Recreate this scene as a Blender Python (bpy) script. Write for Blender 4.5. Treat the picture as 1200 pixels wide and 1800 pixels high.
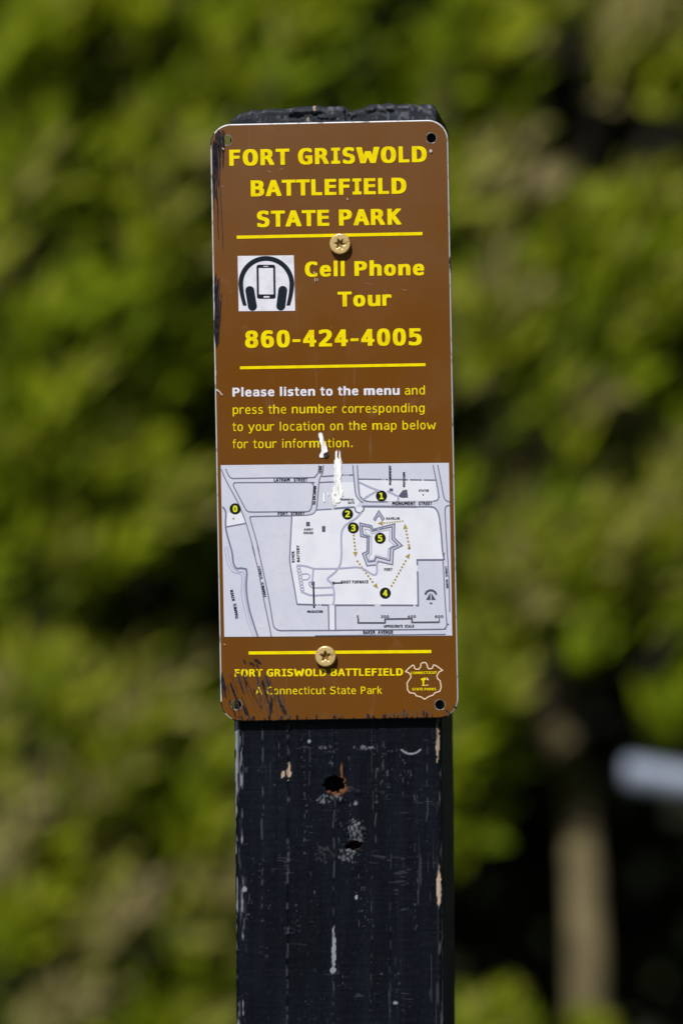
import bpy, math, json, random
import numpy as np
from mathutils import Vector, Matrix

for _o in list(bpy.data.objects):
    bpy.data.objects.remove(_o)
scene = bpy.context.scene
C = scene.collection
R = math.radians
rng = np.random.default_rng(11)
random.seed(5)

# ------------------------------------------------------------------ camera, sky, sun, exposure
PXM = 4080.0                      # photo pixels per metre at the sign
DIST = 300.0 / 36.0 * (1800.0 / PXM)
ZC = 1.16                         # eye height, level with the sign
cam_data = bpy.data.cameras.new('camera')
cam_data.sensor_fit = 'VERTICAL'
cam_data.sensor_height = 36.0
cam_data.sensor_width = 24.0
cam_data.lens = 300.0
cam_data.clip_end = 2000.0
cam_data.dof.use_dof = True
cam_data.dof.focus_distance = DIST
cam_data.dof.aperture_fstop = 6.6
cam = bpy.data.objects.new('camera', cam_data)
C.objects.link(cam)
cam.location = (0, -DIST, ZC)
cam.rotation_euler = (R(90), 0, 0)
scene.camera = cam

SUN = Vector((-0.25, -0.66, 0.75)).normalized()
world = bpy.data.worlds.new('World')
scene.world = world
world.use_nodes = True
wn = world.node_tree
bg = wn.nodes['Background']
sky = wn.nodes.new('ShaderNodeTexSky')
sky.sky_type = 'NISHITA'
sky.sun_disc = False
sky.sun_elevation = math.asin(SUN.z)
sky.sun_rotation = math.atan2(SUN.x, SUN.y)
wn.links.new(sky.outputs[0], bg.inputs[0])
bg.inputs[1].default_value = 0.05
sun_data = bpy.data.lights.new('sun', 'SUN')
sun_data.energy = 4.5
sun_data.angle = R(0.5)
sun_data.color = (1.0, 0.965, 0.91)
sun = bpy.data.objects.new('sun', sun_data)
C.objects.link(sun)
sun.rotation_euler = SUN.to_track_quat('Z', 'Y').to_euler()
scene.view_settings.view_transform = 'Standard'
scene.view_settings.look = 'None'
scene.view_settings.exposure = 0.0
scene.view_settings.gamma = 1.0
scene.view_settings.use_curve_mapping = False

# ------------------------------------------------------------------ helpers
def material(name, color, rough=0.5, metal=0.0, spec=0.5):
    m = bpy.data.materials.new(name)
    m.use_nodes = True
    b = m.node_tree.nodes['Principled BSDF']
    b.inputs['Base Color'].default_value = (*color, 1)
    b.inputs['Roughness'].default_value = rough
    b.inputs['Metallic'].default_value = metal
    b.inputs['Specular IOR Level'].default_value = spec
    return m

def N(m, kind, **kw):
    n = m.node_tree.nodes.new(kind)
    for k, v in kw.items():
        setattr(n, k, v)
    return n

def speckle(m, c2, scale=300.0, lo=0.5, hi=0.7, stretch=(1, 1, 1), amount=1.0, detail=4.0):
    """mix a second colour into the base colour through a noise mask"""
    nt = m.node_tree
    b = nt.nodes['Principled BSDF']
    tc = N(m, 'ShaderNodeTexCoord')
    mp = N(m, 'ShaderNodeMapping')
    mp.inputs['Scale'].default_value = stretch
    no = N(m, 'ShaderNodeTexNoise')
    no.inputs['Scale'].default_value = scale
    no.inputs['Detail'].default_value = detail
    mr = N(m, 'ShaderNodeMapRange')
    mr.inputs['From Min'].default_value = lo
    mr.inputs['From Max'].default_value = hi
    mr.inputs['To Max'].default_value = amount
    mx = N(m, 'ShaderNodeMix', data_type='RGBA')
    nt.links.new(tc.outputs['Object'], mp.inputs[0])
    nt.links.new(mp.outputs[0], no.inputs['Vector'])
    nt.links.new(no.outputs[0], mr.inputs[0])
    nt.links.new(mr.outputs[0], mx.inputs[0])
    inp = b.inputs['Base Color']
    if inp.is_linked:
        nt.links.new(inp.links[0].from_socket, mx.inputs[6])
    else:
        mx.inputs[6].default_value = inp.default_value[:]
    mx.inputs[7].default_value = (*c2, 1)
    nt.links.new(mx.outputs[2], inp)
    return m

def empty(name, loc=(0, 0, 0), rot=(0, 0, 0)):
    o = bpy.data.objects.new(name, None)
    C.objects.link(o)
    o.location = loc
    o.rotation_euler = rot
    o.empty_display_size = 0.05
    return o

def tag(o, label, cat, group=None):
    o['label'] = label
    o['category'] = cat
    if group:
        o['group'] = group
    return o

def link(name, me, mats, parent=None):
    o = bpy.data.objects.new(name, me)
    C.objects.link(o)
    for m in (mats if isinstance(mats, (list, tuple)) else [mats]):
        me.materials.append(m)
    if parent is not None:
        o.parent = parent
    return o

class MB:
    """gathers polygons, built as one mesh"""
    def __init__(self):
        self.v, self.f, self.m = [], [], []
    def poly(self, pts, mat=0):
        s = len(self.v)
        self.v += [tuple(p) for p in pts]
        self.f.append(list(range(s, s + len(pts))))
        self.m.append(mat)
    def add(self, verts, faces, mat=0):
        s = len(self.v)
        self.v += [tuple(p) for p in verts]
        self.f += [[i + s for i in f] for f in faces]
        self.m += [mat] * len(faces)
    def tube(self, pts, rad, sides=8, mat=0, cap=True):
        pts = [Vector(p) for p in pts]
        rads = rad if isinstance(rad, (list, tuple)) else [rad] * len(pts)
        s = len(self.v)
        up = Vector((0.31, 0.77, 0.55)).normalized()
        for i, p in enumerate(pts):
            t = (pts[min(i + 1, len(pts) - 1)] - pts[max(i - 1, 0)]).normalized()
            a = t.cross(up).normalized()
            b = t.cross(a)
            for k in range(sides):
                an = 2 * math.pi * k / sides
                self.v.append(tuple(p + (a * math.cos(an) + b * math.sin(an)) * rads[i]))
        for i in range(len(pts) - 1):
            for k in range(sides):
                k2 = (k + 1) % sides
                self.f.append([s + i * sides + k, s + i * sides + k2, s + (i + 1) * sides + k2, s + (i + 1) * sides + k])
                self.m.append(mat)
        if cap:
            self.f.append([s + k for k in range(sides)][::-1]); self.m.append(mat)
            e = s + (len(pts) - 1) * sides
            self.f.append([e + k for k in range(sides)]); self.m.append(mat)
    def build(self, name, mats, parent=None, smooth=False):
        me = bpy.data.meshes.new(name)
        me.from_pydata(self.v, [], self.f)
        me.polygons.foreach_set('material_index', self.m)
        if smooth:
            me.polygons.foreach_set('use_smooth', [True] * len(self.f))
        me.update()
        return link(name, me, mats, parent)

def vnoise(X, Y, sx, sy, seed):
    """smooth value noise in [0,1] over arrays X, Y with cell sizes sx, sy"""
    r = np.random.default_rng(seed)
    g = r.random((257, 257))
    a = X / sx; b = Y / sy
    ia = np.floor(a).astype(int); ib = np.floor(b).astype(int)
    fa = a - ia; fb = b - ib
    fa = fa * fa * (3 - 2 * fa); fb = fb * fb * (3 - 2 * fb)
    ia %= 256; ib %= 256
    return (g[ia, ib] * (1 - fa) * (1 - fb) + g[ia + 1, ib] * fa * (1 - fb)
            + g[ia, ib + 1] * (1 - fa) * fb + g[ia + 1, ib + 1] * fa * fb)

def sstep(x, a, b):
    t = np.clip((x - a) / (b - a), 0, 1)
    return t * t * (3 - 2 * t)

def march(F, x0, y0, step):
    """filled marching squares of F>0 on a grid: list of polygons (runs of full cells are merged)"""
    ny, nx = F.shape
    polys = []
    ins = F > 0
    for j in range(ny - 1):
        i = 0
        while i < nx - 1:
            c = (ins[j, i], ins[j, i + 1], ins[j + 1, i + 1], ins[j + 1, i])
            if not any(c):
                i += 1
                continue
            if all(c):
                k = i
                while k < nx - 1 and ins[j, k] and ins[j, k + 1] and ins[j + 1, k] and ins[j + 1, k + 1]:
                    k += 1
                polys.append([(x0 + i * step, y0 + j * step), (x0 + k * step, y0 + j * step),
                              (x0 + k * step, y0 + (j + 1) * step), (x0 + i * step, y0 + (j + 1) * step)])
                i = k
                continue
            cor = ((i, j), (i + 1, j), (i + 1, j + 1), (i, j + 1))
            val = [F[q[1], q[0]] for q in cor]
            pts = []
            for a in range(4):
                b = (a + 1) % 4
                if val[a] > 0:
                    pts.append((x0 + cor[a][0] * step, y0 + cor[a][1] * step))
                if (val[a] > 0) != (val[b] > 0):
                    t = val[a] / (val[a] - val[b])
                    pts.append((x0 + (cor[a][0] + t * (cor[b][0] - cor[a][0])) * step,
                                y0 + (cor[a][1] + t * (cor[b][1] - cor[a][1])) * step))
            if len(pts) > 2:
                polys.append(pts)
            i += 1
    return polys

# ------------------------------------------------------------------ lettering
GLYPHS = '''{"A":[[214,458,140,192,289,192],[172,520,257,520,416,0,344,0,305,135,123,135,86,0,13,0]],"B":[[128,248,128,58,212,58,240,59,264,63,284,70,299,79,311,92,319,108,324,127,325,150,323,173,318,194,310,211,298,224,282,235,262,242,239,247,212,248],[128,462,128,305,210,305,234,307,254,310,271,316,284,325,294,336,301,350,305,368,307,388,305,406,301,422,294,435,284,445,271,452,255,458,234,461,210,462],[58,520,212,520,249,518,282,511,311,500,335,485,353,466,367,444,375,418,378,388,376,365,372,345,365,328,355,313,342,300,326,290,308,283,287,278,311,273,332,263,351,251,367,235,380,215,389,194,394,169,396,143,393,110,384,81,370,56,350,36,324,20,292,9,255,2,212,0,58,0]],"C":[[374,18,319,-3,259,-10,212,-6,170,8,134,30,104,61,79,100,62,146,52,199,48,259,52,320,62,373,80,419,104,458,134,489,170,511,212,525,259,529,319,522,374,501,374,429,360,439,347,447,333,455,318,461,303,466,289,469,274,471,259,472,227,469,199,459,175,442,156,419,141,389,130,353,124,309,122,259,124,209,130,166,141,130,156,100,175,77,199,60,227,50,259,47,274,48,289,50,304,53,319,58,333,64,347,72,361,81,374,91]],"D":[[152,58,193,61,227,69,255,82,276,101,291,128,302,163,309,207,311,259,309,313,302,357,291,392,276,418,255,437,227,451,193,459,152,462,118,462,118,58],[153,520,209,516,257,504,297,484,329,456,353,420,371,376,382,322,385,259,382,197,371,144,353,99,329,63,297,36,257,16,209,4,153,0,48,0,48,520]],"E":[[69,520,377,520,377,461,139,461,139,307,367,307,367,248,139,248,139,59,384,59,384,0,69,0]],"F":[[81,520,387,520,387,461,152,461,152,307,365,307,365,248,152,248,152,0,81,0]],"G":[[384,43,370,31,354,20,338,11,321,3,303,-3,284,-7,265,-9,244,-10,198,-6,157,8,121,30,91,61,66,100,49,146,39,199,36,259,39,320,49,373,67,419,91,458,122,489,158,511,199,525,246,529,262,529,278,527,294,524,309,520,324,515,338,508,353,501,367,492,367,420,352,432,338,443,324,452,309,459,294,465,278,469,262,471,246,472,214,469,186,459,163,442,143,419,128,389,118,353,111,309,109,259,111,209,117,165,128,129,142,99,161,76,184,60,212,50,244,47,285,52,317,69,317,209,242,209,242,267,384,267]],"H":[[48,520,118,520,118,307,311,307,311,520,382,520,382,0,311,0,311,248,118,248,118,0,48,0]],"I":[[70,520,359,520,359,461,250,461,250,59,359,59,359,0,70,0,70,59,179,59,179,461,70,461]],"K":[[48,520,118,520,118,289,338,520,421,520,218,307,427,0,342,0,172,260,118,203,118,0,48,0]],"L":[[75,520,146,520,146,59,397,59,397,0,75,0]],"M":[[30,520,124,520,214,255,304,520,399,520,399,0,334,0,334,459,241,185,188,185,95,459,95,0,30,0]],"N":[[48,520,138,520,313,92,313,520,381,520,381,0,292,0,116,428,116,0,48,0]],"O":[[315,259,314,313,309,358,302,394,292,423,278,445,261,460,239,469,214,472,190,469,169,460,151,445,138,423,127,394,120,358,116,313,114,259,116,206,120,161,127,125,138,96,151,75,169,59,190,50,214,47,239,50,261,59,278,75,292,96,302,124,309,161,314,206],[389,259,386,196,378,141,364,94,346,57,321,28,291,7,256,-6,214,-10,173,-6,138,7,108,27,84,56,65,94,51,140,43,196,41,259,43,323,51,378,65,425,84,462,108,492,138,513,173,525,214,529,256,525,291,513,321,492,346,462,364,425,378,378,386,323]],"P":[[139,462,139,267,220,267,243,268,264,273,281,281,296,292,308,307,317,323,322,343,324,365,322,386,317,406,309,422,297,436,282,448,264,456,244,460,220,462],[69,520,220,520,261,517,297,510,327,498,352,480,372,458,386,432,394,400,397,365,394,328,386,297,372,270,353,248,328,231,297,219,261,211,220,209,139,209,139,0,69,0]],"R":[[265,245,278,241,290,235,301,228,311,219,321,207,332,190,345,169,359,142,429,0,354,0,292,131,279,157,266,177,255,193,244,204,232,211,219,216,204,219,188,220,120,220,120,0,50,0,50,520,195,520,235,517,270,510,301,498,326,481,346,460,360,434,369,404,372,369,370,345,365,323,356,303,343,285,328,271,310,259,289,251],[120,462,120,278,197,278,221,279,241,283,259,290,273,300,283,313,291,329,296,348,297,369,296,391,291,409,283,425,271,438,256,449,239,456,218,461,195,462]],"S":[[352,502,352,431,336,440,320,449,304,456,288,462,272,466,256,470,240,471,223,472,200,471,179,466,160,459,144,449,132,436,123,422,117,405,116,386,117,370,120,356,126,344,135,334,146,325,162,317,182,310,205,304,242,295,276,286,306,273,330,259,349,242,364,222,374,198,380,172,382,142,379,107,371,77,356,51,336,29,311,12,280,0,244,-8,203,-10,129,-2,55,21,55,96,75,84,94,74,113,66,131,59,149,54,167,50,185,48,203,47,228,48,250,53,269,60,286,71,298,84,308,99,313,117,315,138,314,156,310,172,304,186,295,197,283,207,267,215,247,223,224,229,186,237,153,247,124,258,100,271,81,287,67,305,57,326,50,349,48,376,51,409,60,438,75,465,95,487,121,506,150,519,183,527,220,529,283,522]],"T":[[16,520,413,520,413,461,250,461,250,0,180,0,180,461,16,461]],"U":[[51,200,51,520,122,520,122,167,124,113,131,88,137,79,145,70,154,63,163,57,175,53,187,50,200,48,214,47,229,48,242,50,255,53,266,57,275,63,284,71,292,79,298,88,305,113,307,167,307,520,378,520,378,200,377,163,375,131,372,106,368,86,362,70,354,55,345,42,334,31,322,21,309,13,295,6,281,0,266,-4,250,-8,232,-9,214,-10,197,-9,180,-8,164,-4,148,0,134,6,120,13,107,21,95,31,84,42,75,55,67,70,61,87,57,106,54,132,52,163]],"V":[[214,59,337,520,409,520,257,0,172,0,20,520,93,520]],"W":[[0,520,69,520,118,98,178,377,251,377,311,97,361,520,429,520,352,0,285,0,214,309,144,0,78,0]],"Y":[[13,520,88,520,214,290,341,520,416,520,250,233,250,0,179,0,179,233]],"Z":[[62,520,399,520,399,466,128,59,407,59,407,0,54,0,54,54,319,461,62,461]],"X":[[30,520,106,520,220,324,336,520,412,520,256,275,423,0,347,0,220,224,82,0,6,0,180,275]],"a":[[244,196,223,196,197,195,174,191,155,185,139,176,126,165,117,152,112,136,110,118,112,101,116,86,122,74,132,63,143,54,157,48,173,45,190,44,216,46,238,53,257,64,274,80,287,100,296,124,302,151,304,182,304,196],[369,222,369,0,304,0,304,58,293,42,281,28,268,16,253,6,236,-1,218,-6,198,-9,177,-10,149,-8,123,-2,101,9,82,24,66,42,55,63,49,87,46,114,49,144,57,171,71,194,90,212,114,227,144,238,179,244,218,246,304,246,304,256,303,278,298,297,291,312,281,324,267,333,250,340,230,344,206,345,190,344,173,343,157,340,140,336,75,308,75,372,143,393,206,399,229,398,251,396,271,391,289,385,305,377,320,367,333,356,344,342,350,333,356,323,360,312,363,299]],"b":[[320,195,318,230,314,260,306,286,296,307,283,324,267,336,248,343,226,345,204,343,185,336,169,324,155,307,145,286,137,260,133,229,131,195,133,160,137,130,145,104,155,83,169,66,185,54,204,47,226,44,248,47,267,54,283,66,296,82,306,103,314,129,318,160],[131,340,140,354,150,365,161,376,174,384,188,391,203,396,219,398,236,399,269,396,299,386,325,369,347,345,364,316,377,281,385,241,387,196,385,150,377,110,364,75,347,45,324,21,299,4,269,-7,235,-10,218,-9,203,-6,188,-2,174,5,161,13,150,24,140,36,131,49,131,0,67,0,67,542,131,542]],"c":[[369,20,316,-3,260,-10,218,-7,180,3,147,20,119,44,97,74,81,109,71,149,68,195,71,240,81,280,97,315,119,345,147,369,180,386,218,396,260,399,315,392,369,369,369,302,357,313,344,322,331,329,318,335,305,339,291,343,276,344,260,345,232,343,207,335,186,323,168,306,154,284,144,259,137,229,135,195,137,161,144,131,154,105,168,83,186,66,207,54,232,47,260,44,277,45,292,47,307,50,320,54,333,60,346,68,358,76,369,86]],"d":[[299,340,299,542,363,542,363,0,299,0,299,49,290,36,280,24,269,13,256,5,242,-2,227,-6,212,-9,195,-10,161,-7,131,4,106,21,83,45,66,75,53,110,45,150,43,196,45,241,53,281,66,316,84,345,106,369,132,386,161,396,195,399,212,398,228,396,243,391,257,384,269,376,281,366,290,354],[110,195,112,160,116,129,124,103,134,82,147,66,163,54,182,47,204,44,226,47,245,54,261,66,275,83,285,104,293,130,297,160,299,195,297,229,293,260,285,286,275,307,261,324,245,336,226,343,204,345,182,343,163,336,147,324,134,307,124,286,116,260,112,230]],"e":[[387,211,387,180,110,180,110,178,112,148,118,121,128,98,143,79,161,64,183,53,208,46,237,44,252,45,268,47,284,50,301,54,372,84,372,20,302,-3,236,-10,193,-7,155,4,122,21,94,44,72,74,56,109,46,149,43,195,46,239,55,279,71,313,93,344,120,368,151,385,187,396,227,399,262,396,293,387,321,371,344,349,363,321,376,289,384,252],[323,230,321,256,316,279,308,299,296,316,282,329,266,338,246,343,224,345,202,343,182,337,164,328,148,314,134,298,124,278,116,255,112,229]],"f":[[370,542,370,489,297,489,281,488,268,485,257,481,249,474,244,466,239,455,237,441,236,424,236,390,370,390,370,340,236,340,236,0,172,0,172,340,68,340,68,390,172,390,172,417,174,447,179,473,189,494,201,511,218,525,239,534,264,540,293,542]],"g":[[299,198,297,232,293,262,286,287,275,308,262,324,246,336,228,343,207,345,185,343,165,336,149,324,135,308,124,287,117,262,112,232,110,198,112,164,117,135,124,109,135,88,149,72,166,60,185,53,208,50,228,53,247,60,262,72,275,88,286,110,293,135,297,164],[363,25,360,-16,352,-52,340,-83,321,-108,298,-128,270,-142,237,-150,200,-153,144,-148,86,-134,86,-71,148,-94,200,-102,224,-100,244,-95,261,-86,275,-74,285,-58,293,-37,297,-13,299,16,299,18,299,62,290,47,281,33,269,22,257,13,243,6,228,1,211,-2,193,-3,160,1,131,11,106,28,84,52,66,82,53,116,45,155,43,198,45,242,53,281,66,315,84,345,106,369,131,386,160,396,193,399,211,398,227,396,242,391,256,384,269,376,280,365,290,353,299,338,299,389,363,389]],"h":[[366,242,366,0,302,0,302,242,300,266,297,287,291,305,283,319,273,330,259,337,244,342,225,344,204,342,186,336,170,326,156,312,146,294,138,273,133,248,132,220,132,0,68,0,68,542,132,542,132,331,141,347,152,361,164,373,178,382,194,390,210,395,228,398,248,399,275,397,300,390,320,377,337,360,349,338,359,311,364,279]],"i":[[89,390,253,390,253,50,380,50,380,0,62,0,62,50,189,50,189,340,89,340],[189,542,253,542,253,461,189,461]],"k":[[82,542,148,542,148,228,317,390,394,390,241,243,419,0,340,0,196,201,148,156,148,0,82,0]],"l":[[222,141,223,121,226,103,231,89,238,76,247,67,258,60,271,56,285,54,360,54,360,0,279,0,252,2,228,9,207,21,190,37,176,57,166,81,160,110,158,141,158,495,56,495,56,546,222,546]],"m":[[235,350,242,362,249,372,257,381,265,387,275,393,286,396,297,399,310,399,331,397,350,390,364,379,376,363,384,341,390,311,394,272,395,226,395,0,337,0,337,223,336,261,334,290,332,312,327,326,322,334,314,341,305,345,294,346,281,344,270,340,262,334,256,324,251,310,248,288,246,259,245,223,245,0,187,0,187,223,186,261,184,291,181,312,177,326,171,335,163,341,153,345,141,346,130,344,120,340,112,334,106,324,102,310,99,288,97,259,96,223,96,0,38,0,38,390,96,390,96,357,102,366,109,375,117,382,125,388,134,393,143,397,153,399,164,399,177,399,188,396,199,393,208,387,216,380,224,372,230,362]],"n":[[366,242,366,0,302,0,302,242,300,266,297,287,291,305,283,319,273,330,259,337,244,342,225,344,204,342,186,336,170,326,156,312,146,294,138,273,133,248,132,220,132,0,68,0,68,390,132,390,132,331,141,347,152,361,164,373,178,382,194,390,210,395,228,398,248,399,275,397,300,390,320,377,337,360,349,338,359,311,364,279]],"o":[[214,345,192,343,172,336,155,324,141,307,130,286,122,260,117,230,116,195,117,160,122,129,130,104,141,82,155,66,172,54,192,47,214,44,238,47,258,54,275,66,289,82,300,104,307,129,312,160,314,195,312,230,307,260,300,286,289,307,275,324,258,336,238,343],[214,399,253,396,286,386,315,370,339,347,357,318,371,282,379,241,382,195,379,148,371,107,358,71,339,42,315,19,286,3,253,-7,214,-10,176,-7,143,3,114,19,91,42,72,71,58,107,50,148,48,195,50,241,58,282,72,318,91,347,114,370,143,386,176,396]],"p":[[131,49,131,-148,66,-148,66,390,131,390,131,340,139,354,149,366,161,376,173,384,187,391,202,396,218,398,235,399,268,396,298,386,324,369,346,345,363,315,376,280,383,239,386,193,383,148,376,108,363,74,345,44,323,20,298,3,268,-7,235,-10,217,-9,201,-6,186,-2,173,5,160,13,149,24,139,36],[319,195,317,230,313,260,305,286,295,307,282,324,266,336,247,343,225,345,203,343,184,336,168,324,155,307,144,286,137,260,132,229,131,195,132,160,137,130,144,104,155,83,168,66,184,54,203,47,225,44,247,47,266,54,282,66,295,82,305,103,313,129,317,160]],"r":[[402,310,360,333,314,340,286,338,261,331,240,319,222,303,208,282,198,257,192,227,190,194,190,0,126,0,126,390,190,390,190,314,200,333,211,350,224,365,240,377,257,387,276,394,297,398,319,399,363,393,402,375]],"s":[[339,376,339,314,283,338,227,346,206,345,189,342,174,338,162,332,152,324,146,314,142,302,140,289,141,276,144,266,149,257,156,250,167,243,184,237,207,231,236,225,262,220,284,214,304,206,320,196,334,183,345,169,352,152,357,134,359,113,356,85,348,61,336,40,318,22,295,8,268,-2,238,-8,203,-10,143,-4,74,14,74,80,143,53,205,44,225,45,242,48,258,53,271,61,281,70,288,81,292,94,294,109,289,130,273,147,246,160,209,171,206,171,182,176,156,183,134,191,116,201,101,213,90,227,82,243,77,261,76,282,78,309,85,332,97,352,114,369,135,382,160,392,189,397,222,399,282,394]],"t":[[214,501,214,390,359,390,359,340,214,340,214,128,215,109,218,92,223,78,230,68,240,61,253,55,268,52,287,51,359,51,359,0,281,0,248,2,220,7,197,16,179,29,166,46,157,68,152,96,150,128,150,340,46,340,46,390,150,390,150,501]],"u":[[68,148,68,389,132,389,132,148,133,123,137,102,142,84,151,70,161,60,174,52,190,47,208,46,230,48,248,54,264,64,278,77,288,95,296,116,300,141,302,169,302,389,366,389,366,0,302,0,302,58,292,43,281,29,269,17,255,7,240,0,223,-6,205,-9,186,-10,158,-8,134,0,114,12,97,29,84,51,75,78,70,110]],"w":[[0,390,63,390,131,75,187,276,242,276,298,75,366,390,429,390,338,0,277,0,214,214,153,0,91,0]],"y":[[299,125,258,18,212,-94,203,-107,194,-118,183,-127,172,-135,159,-141,146,-145,131,-147,116,-148,64,-148,64,-95,102,-95,115,-94,127,-91,137,-86,146,-78,155,-67,164,-49,175,-25,187,6,36,390,104,390,220,85,334,390,401,390]],"0":[[168,261,169,270,172,279,176,287,182,294,189,300,196,305,205,307,214,308,223,307,232,305,240,300,247,294,253,287,258,279,260,270,261,261,260,252,258,243,253,235,247,228,240,222,232,218,223,215,214,214,204,215,196,218,188,222,181,228,176,235,171,243,169,251],[214,474,191,470,172,460,155,444,141,421,131,391,123,354,119,310,117,259,119,209,123,165,131,128,141,99,155,75,172,59,191,49,214,46,238,49,258,59,274,75,288,99,299,128,306,165,311,209,312,259,311,310,306,354,299,391,288,421,274,444,258,460,238,470],[214,529,254,525,288,512,316,491,340,461,359,423,372,376,380,322,383,259,380,197,372,143,359,96,340,58,316,28,288,7,254,-6,214,-10,175,-6,141,7,113,28,89,58,70,96,57,143,49,197,46,259,49,322,57,376,70,423,89,461,113,491,141,512,175,525]],"1":[[94,59,203,59,203,456,86,430,86,494,203,520,273,520,273,59,381,59,381,0,94,0]],"2":[[130,59,369,59,369,0,53,0,53,59,167,180,234,255,250,275,263,293,273,309,281,323,286,337,290,350,292,363,293,377,292,398,287,416,279,432,268,445,254,456,237,464,219,469,197,470,181,469,165,467,148,464,131,459,57,424,57,495,128,521,196,529,232,527,265,519,294,506,319,489,339,467,354,442,362,414,365,382,364,366,361,349,357,332,350,315,341,298,329,280,316,261,299,242,243,179]],"3":[[270,278,294,270,315,259,333,246,349,230,360,212,369,191,374,168,376,143,373,110,364,79,349,53,327,31,301,13,270,0,234,-8,194,-10,121,-3,48,16,48,86,118,58,186,49,214,51,237,56,258,64,275,75,289,90,298,107,304,127,306,150,304,172,298,191,289,208,275,222,258,234,239,242,216,247,191,249,138,249,138,307,191,307,214,308,234,312,252,319,267,328,279,340,287,353,292,369,294,387,292,406,288,423,280,437,269,449,255,458,238,465,219,469,197,470,133,463,63,442,63,507,138,524,197,529,233,527,265,520,293,508,318,491,338,471,352,447,361,420,364,390,362,369,358,351,350,334,340,319,326,305,310,294,292,285]],"4":[[256,456,92,181,256,181],[244,520,326,520,326,181,395,181,395,124,326,124,326,0,256,0,256,124,36,124,36,190]],"5":[[72,520,335,520,335,461,136,461,136,333,166,341,197,344,235,341,269,332,299,317,325,296,346,270,360,240,369,205,372,167,369,128,360,93,344,63,323,37,296,17,264,2,228,-7,187,-10,111,-5,50,12,50,84,114,58,180,49,208,51,232,57,253,66,270,80,284,97,294,117,300,140,302,167,299,193,293,216,283,236,269,253,251,267,230,277,206,283,178,284,123,278,72,259]],"6":[[345,508,345,444,298,463,247,470,215,467,188,457,165,442,146,420,130,392,120,358,113,318,111,272,120,288,131,302,143,315,157,325,173,333,189,339,207,342,225,344,261,341,292,332,319,318,342,298,360,272,373,242,380,207,383,167,380,127,372,92,359,62,341,36,317,16,289,1,257,-7,221,-10,179,-6,143,6,113,26,88,55,70,92,57,138,49,194,46,259,49,321,59,375,75,422,97,460,125,490,159,512,199,525,244,529,295,524],[220,289,198,287,180,281,163,270,149,256,138,239,130,218,125,194,123,167,125,140,130,116,138,95,149,77,163,63,180,53,198,47,220,45,242,47,261,53,277,62,290,76,300,93,308,114,312,139,314,167,312,195,308,220,300,241,290,258,277,271,261,281,242,287]],"7":[[48,520,376,520,376,490,190,0,116,0,297,461,48,461]],"8":[[214,247,192,245,173,240,156,232,142,221,131,206,123,189,118,169,116,146,118,124,123,104,131,86,142,72,156,60,173,52,193,47,214,45,237,47,256,51,273,60,287,71,299,86,307,103,311,123,313,146,311,169,307,189,298,206,287,220,273,232,256,240,237,245],[153,276,132,283,113,293,97,305,83,319,72,335,64,353,59,373,58,394,60,424,68,450,81,473,100,493,123,509,150,520,180,527,214,529,249,527,280,520,306,509,329,493,348,473,361,450,369,424,372,394,370,373,365,353,357,335,346,319,332,305,316,293,297,283,276,276,301,269,322,259,341,246,356,230,368,211,377,190,382,166,384,140,381,106,372,77,358,51,339,30,314,12,285,0,252,-8,214,-10,177,-8,144,0,115,12,90,29,71,51,57,77,48,106,46,139,47,165,53,189,61,211,73,230,89,246,107,259,129,269],[128,388,129,368,133,351,140,336,150,324,162,315,177,308,195,304,214,302,234,304,252,308,267,315,279,324,289,336,296,351,300,368,302,388,300,408,296,425,289,440,279,453,267,462,252,469,235,474,214,475,195,474,177,469,162,462,150,452,140,440,133,425,129,408]],"9":[[208,231,229,233,248,239,264,249,278,263,289,281,297,301,302,325,304,352,302,379,297,403,289,424,278,442,264,456,248,466,229,472,208,474,186,472,167,467,150,457,137,443,127,426,119,405,115,381,114,352,115,324,119,299,127,278,137,261,150,248,166,238,185,232],[82,11,82,76,129,56,180,49,212,52,239,62,262,77,282,99,297,128,307,162,314,202,316,248,307,231,296,217,284,204,270,194,255,186,238,180,221,177,202,175,166,178,135,187,108,202,85,222,67,247,55,278,47,313,44,353,47,393,55,428,68,458,87,483,110,503,138,518,170,526,206,529,248,525,285,513,315,493,339,464,357,427,370,380,378,325,381,259,378,198,368,144,352,97,330,59,302,29,268,7,229,-6,183,-10,132,-5]],"-":[[124,224,305,224,305,167,124,167]],".":[[170,106,258,106,258,0,170,0]]}'''
ADV_B = dict(zip('ABCDEFGHIKLMNOPRSTUVWYZX', (776,762,724,830,683,650,811,837,546,771,637,948,847,850,733,782,710,682,812,764,1128,737,692,764)))
ADV_B.update(zip('abcdefghiklmnoprstuwy', (668,699,588,699,664,422,699,712,342,671,342,1058,712,687,699,497,593,456,712,979,651)))
ADV_R = dict(zip('ABCDEFGHIKLMNOPRSTUVWYZX', (684,686,698,771,632,575,775,751,421,693,557,843,748,787,603,695,684,616,732,684,989,615,685,685)))
ADV_R.update(zip('abcdefghiklmnoprstuwy', (601,623,521,623,596,352,623,633,274,592,274,973,633,607,623,427,521,394,633,818,592)))
for _d in '0123456789':
    ADV_B[_d] = 711; ADV_R[_d] = 636
ADV_B.update({' ': 342, '-': 480, '.': 361}); ADV_R.update({' ': 352, '-': 454, '.': 364})
RAW = json.loads(GLYPHS)
_rect = lambda a, b, c, d: [a, b, c, b, c, d, a, d]
RAW['-'] = [_rect(60, 150, 200, 238)]
RAW['l'] = [_rect(100, 0, 150, 546)]
RAW['i'] = [_rect(100, 0, 150, 399), _rect(100, 470, 150, 535)]
RAW['0'] = [RAW['O'][0], RAW['O'][1]]
_cache = {}
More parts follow.
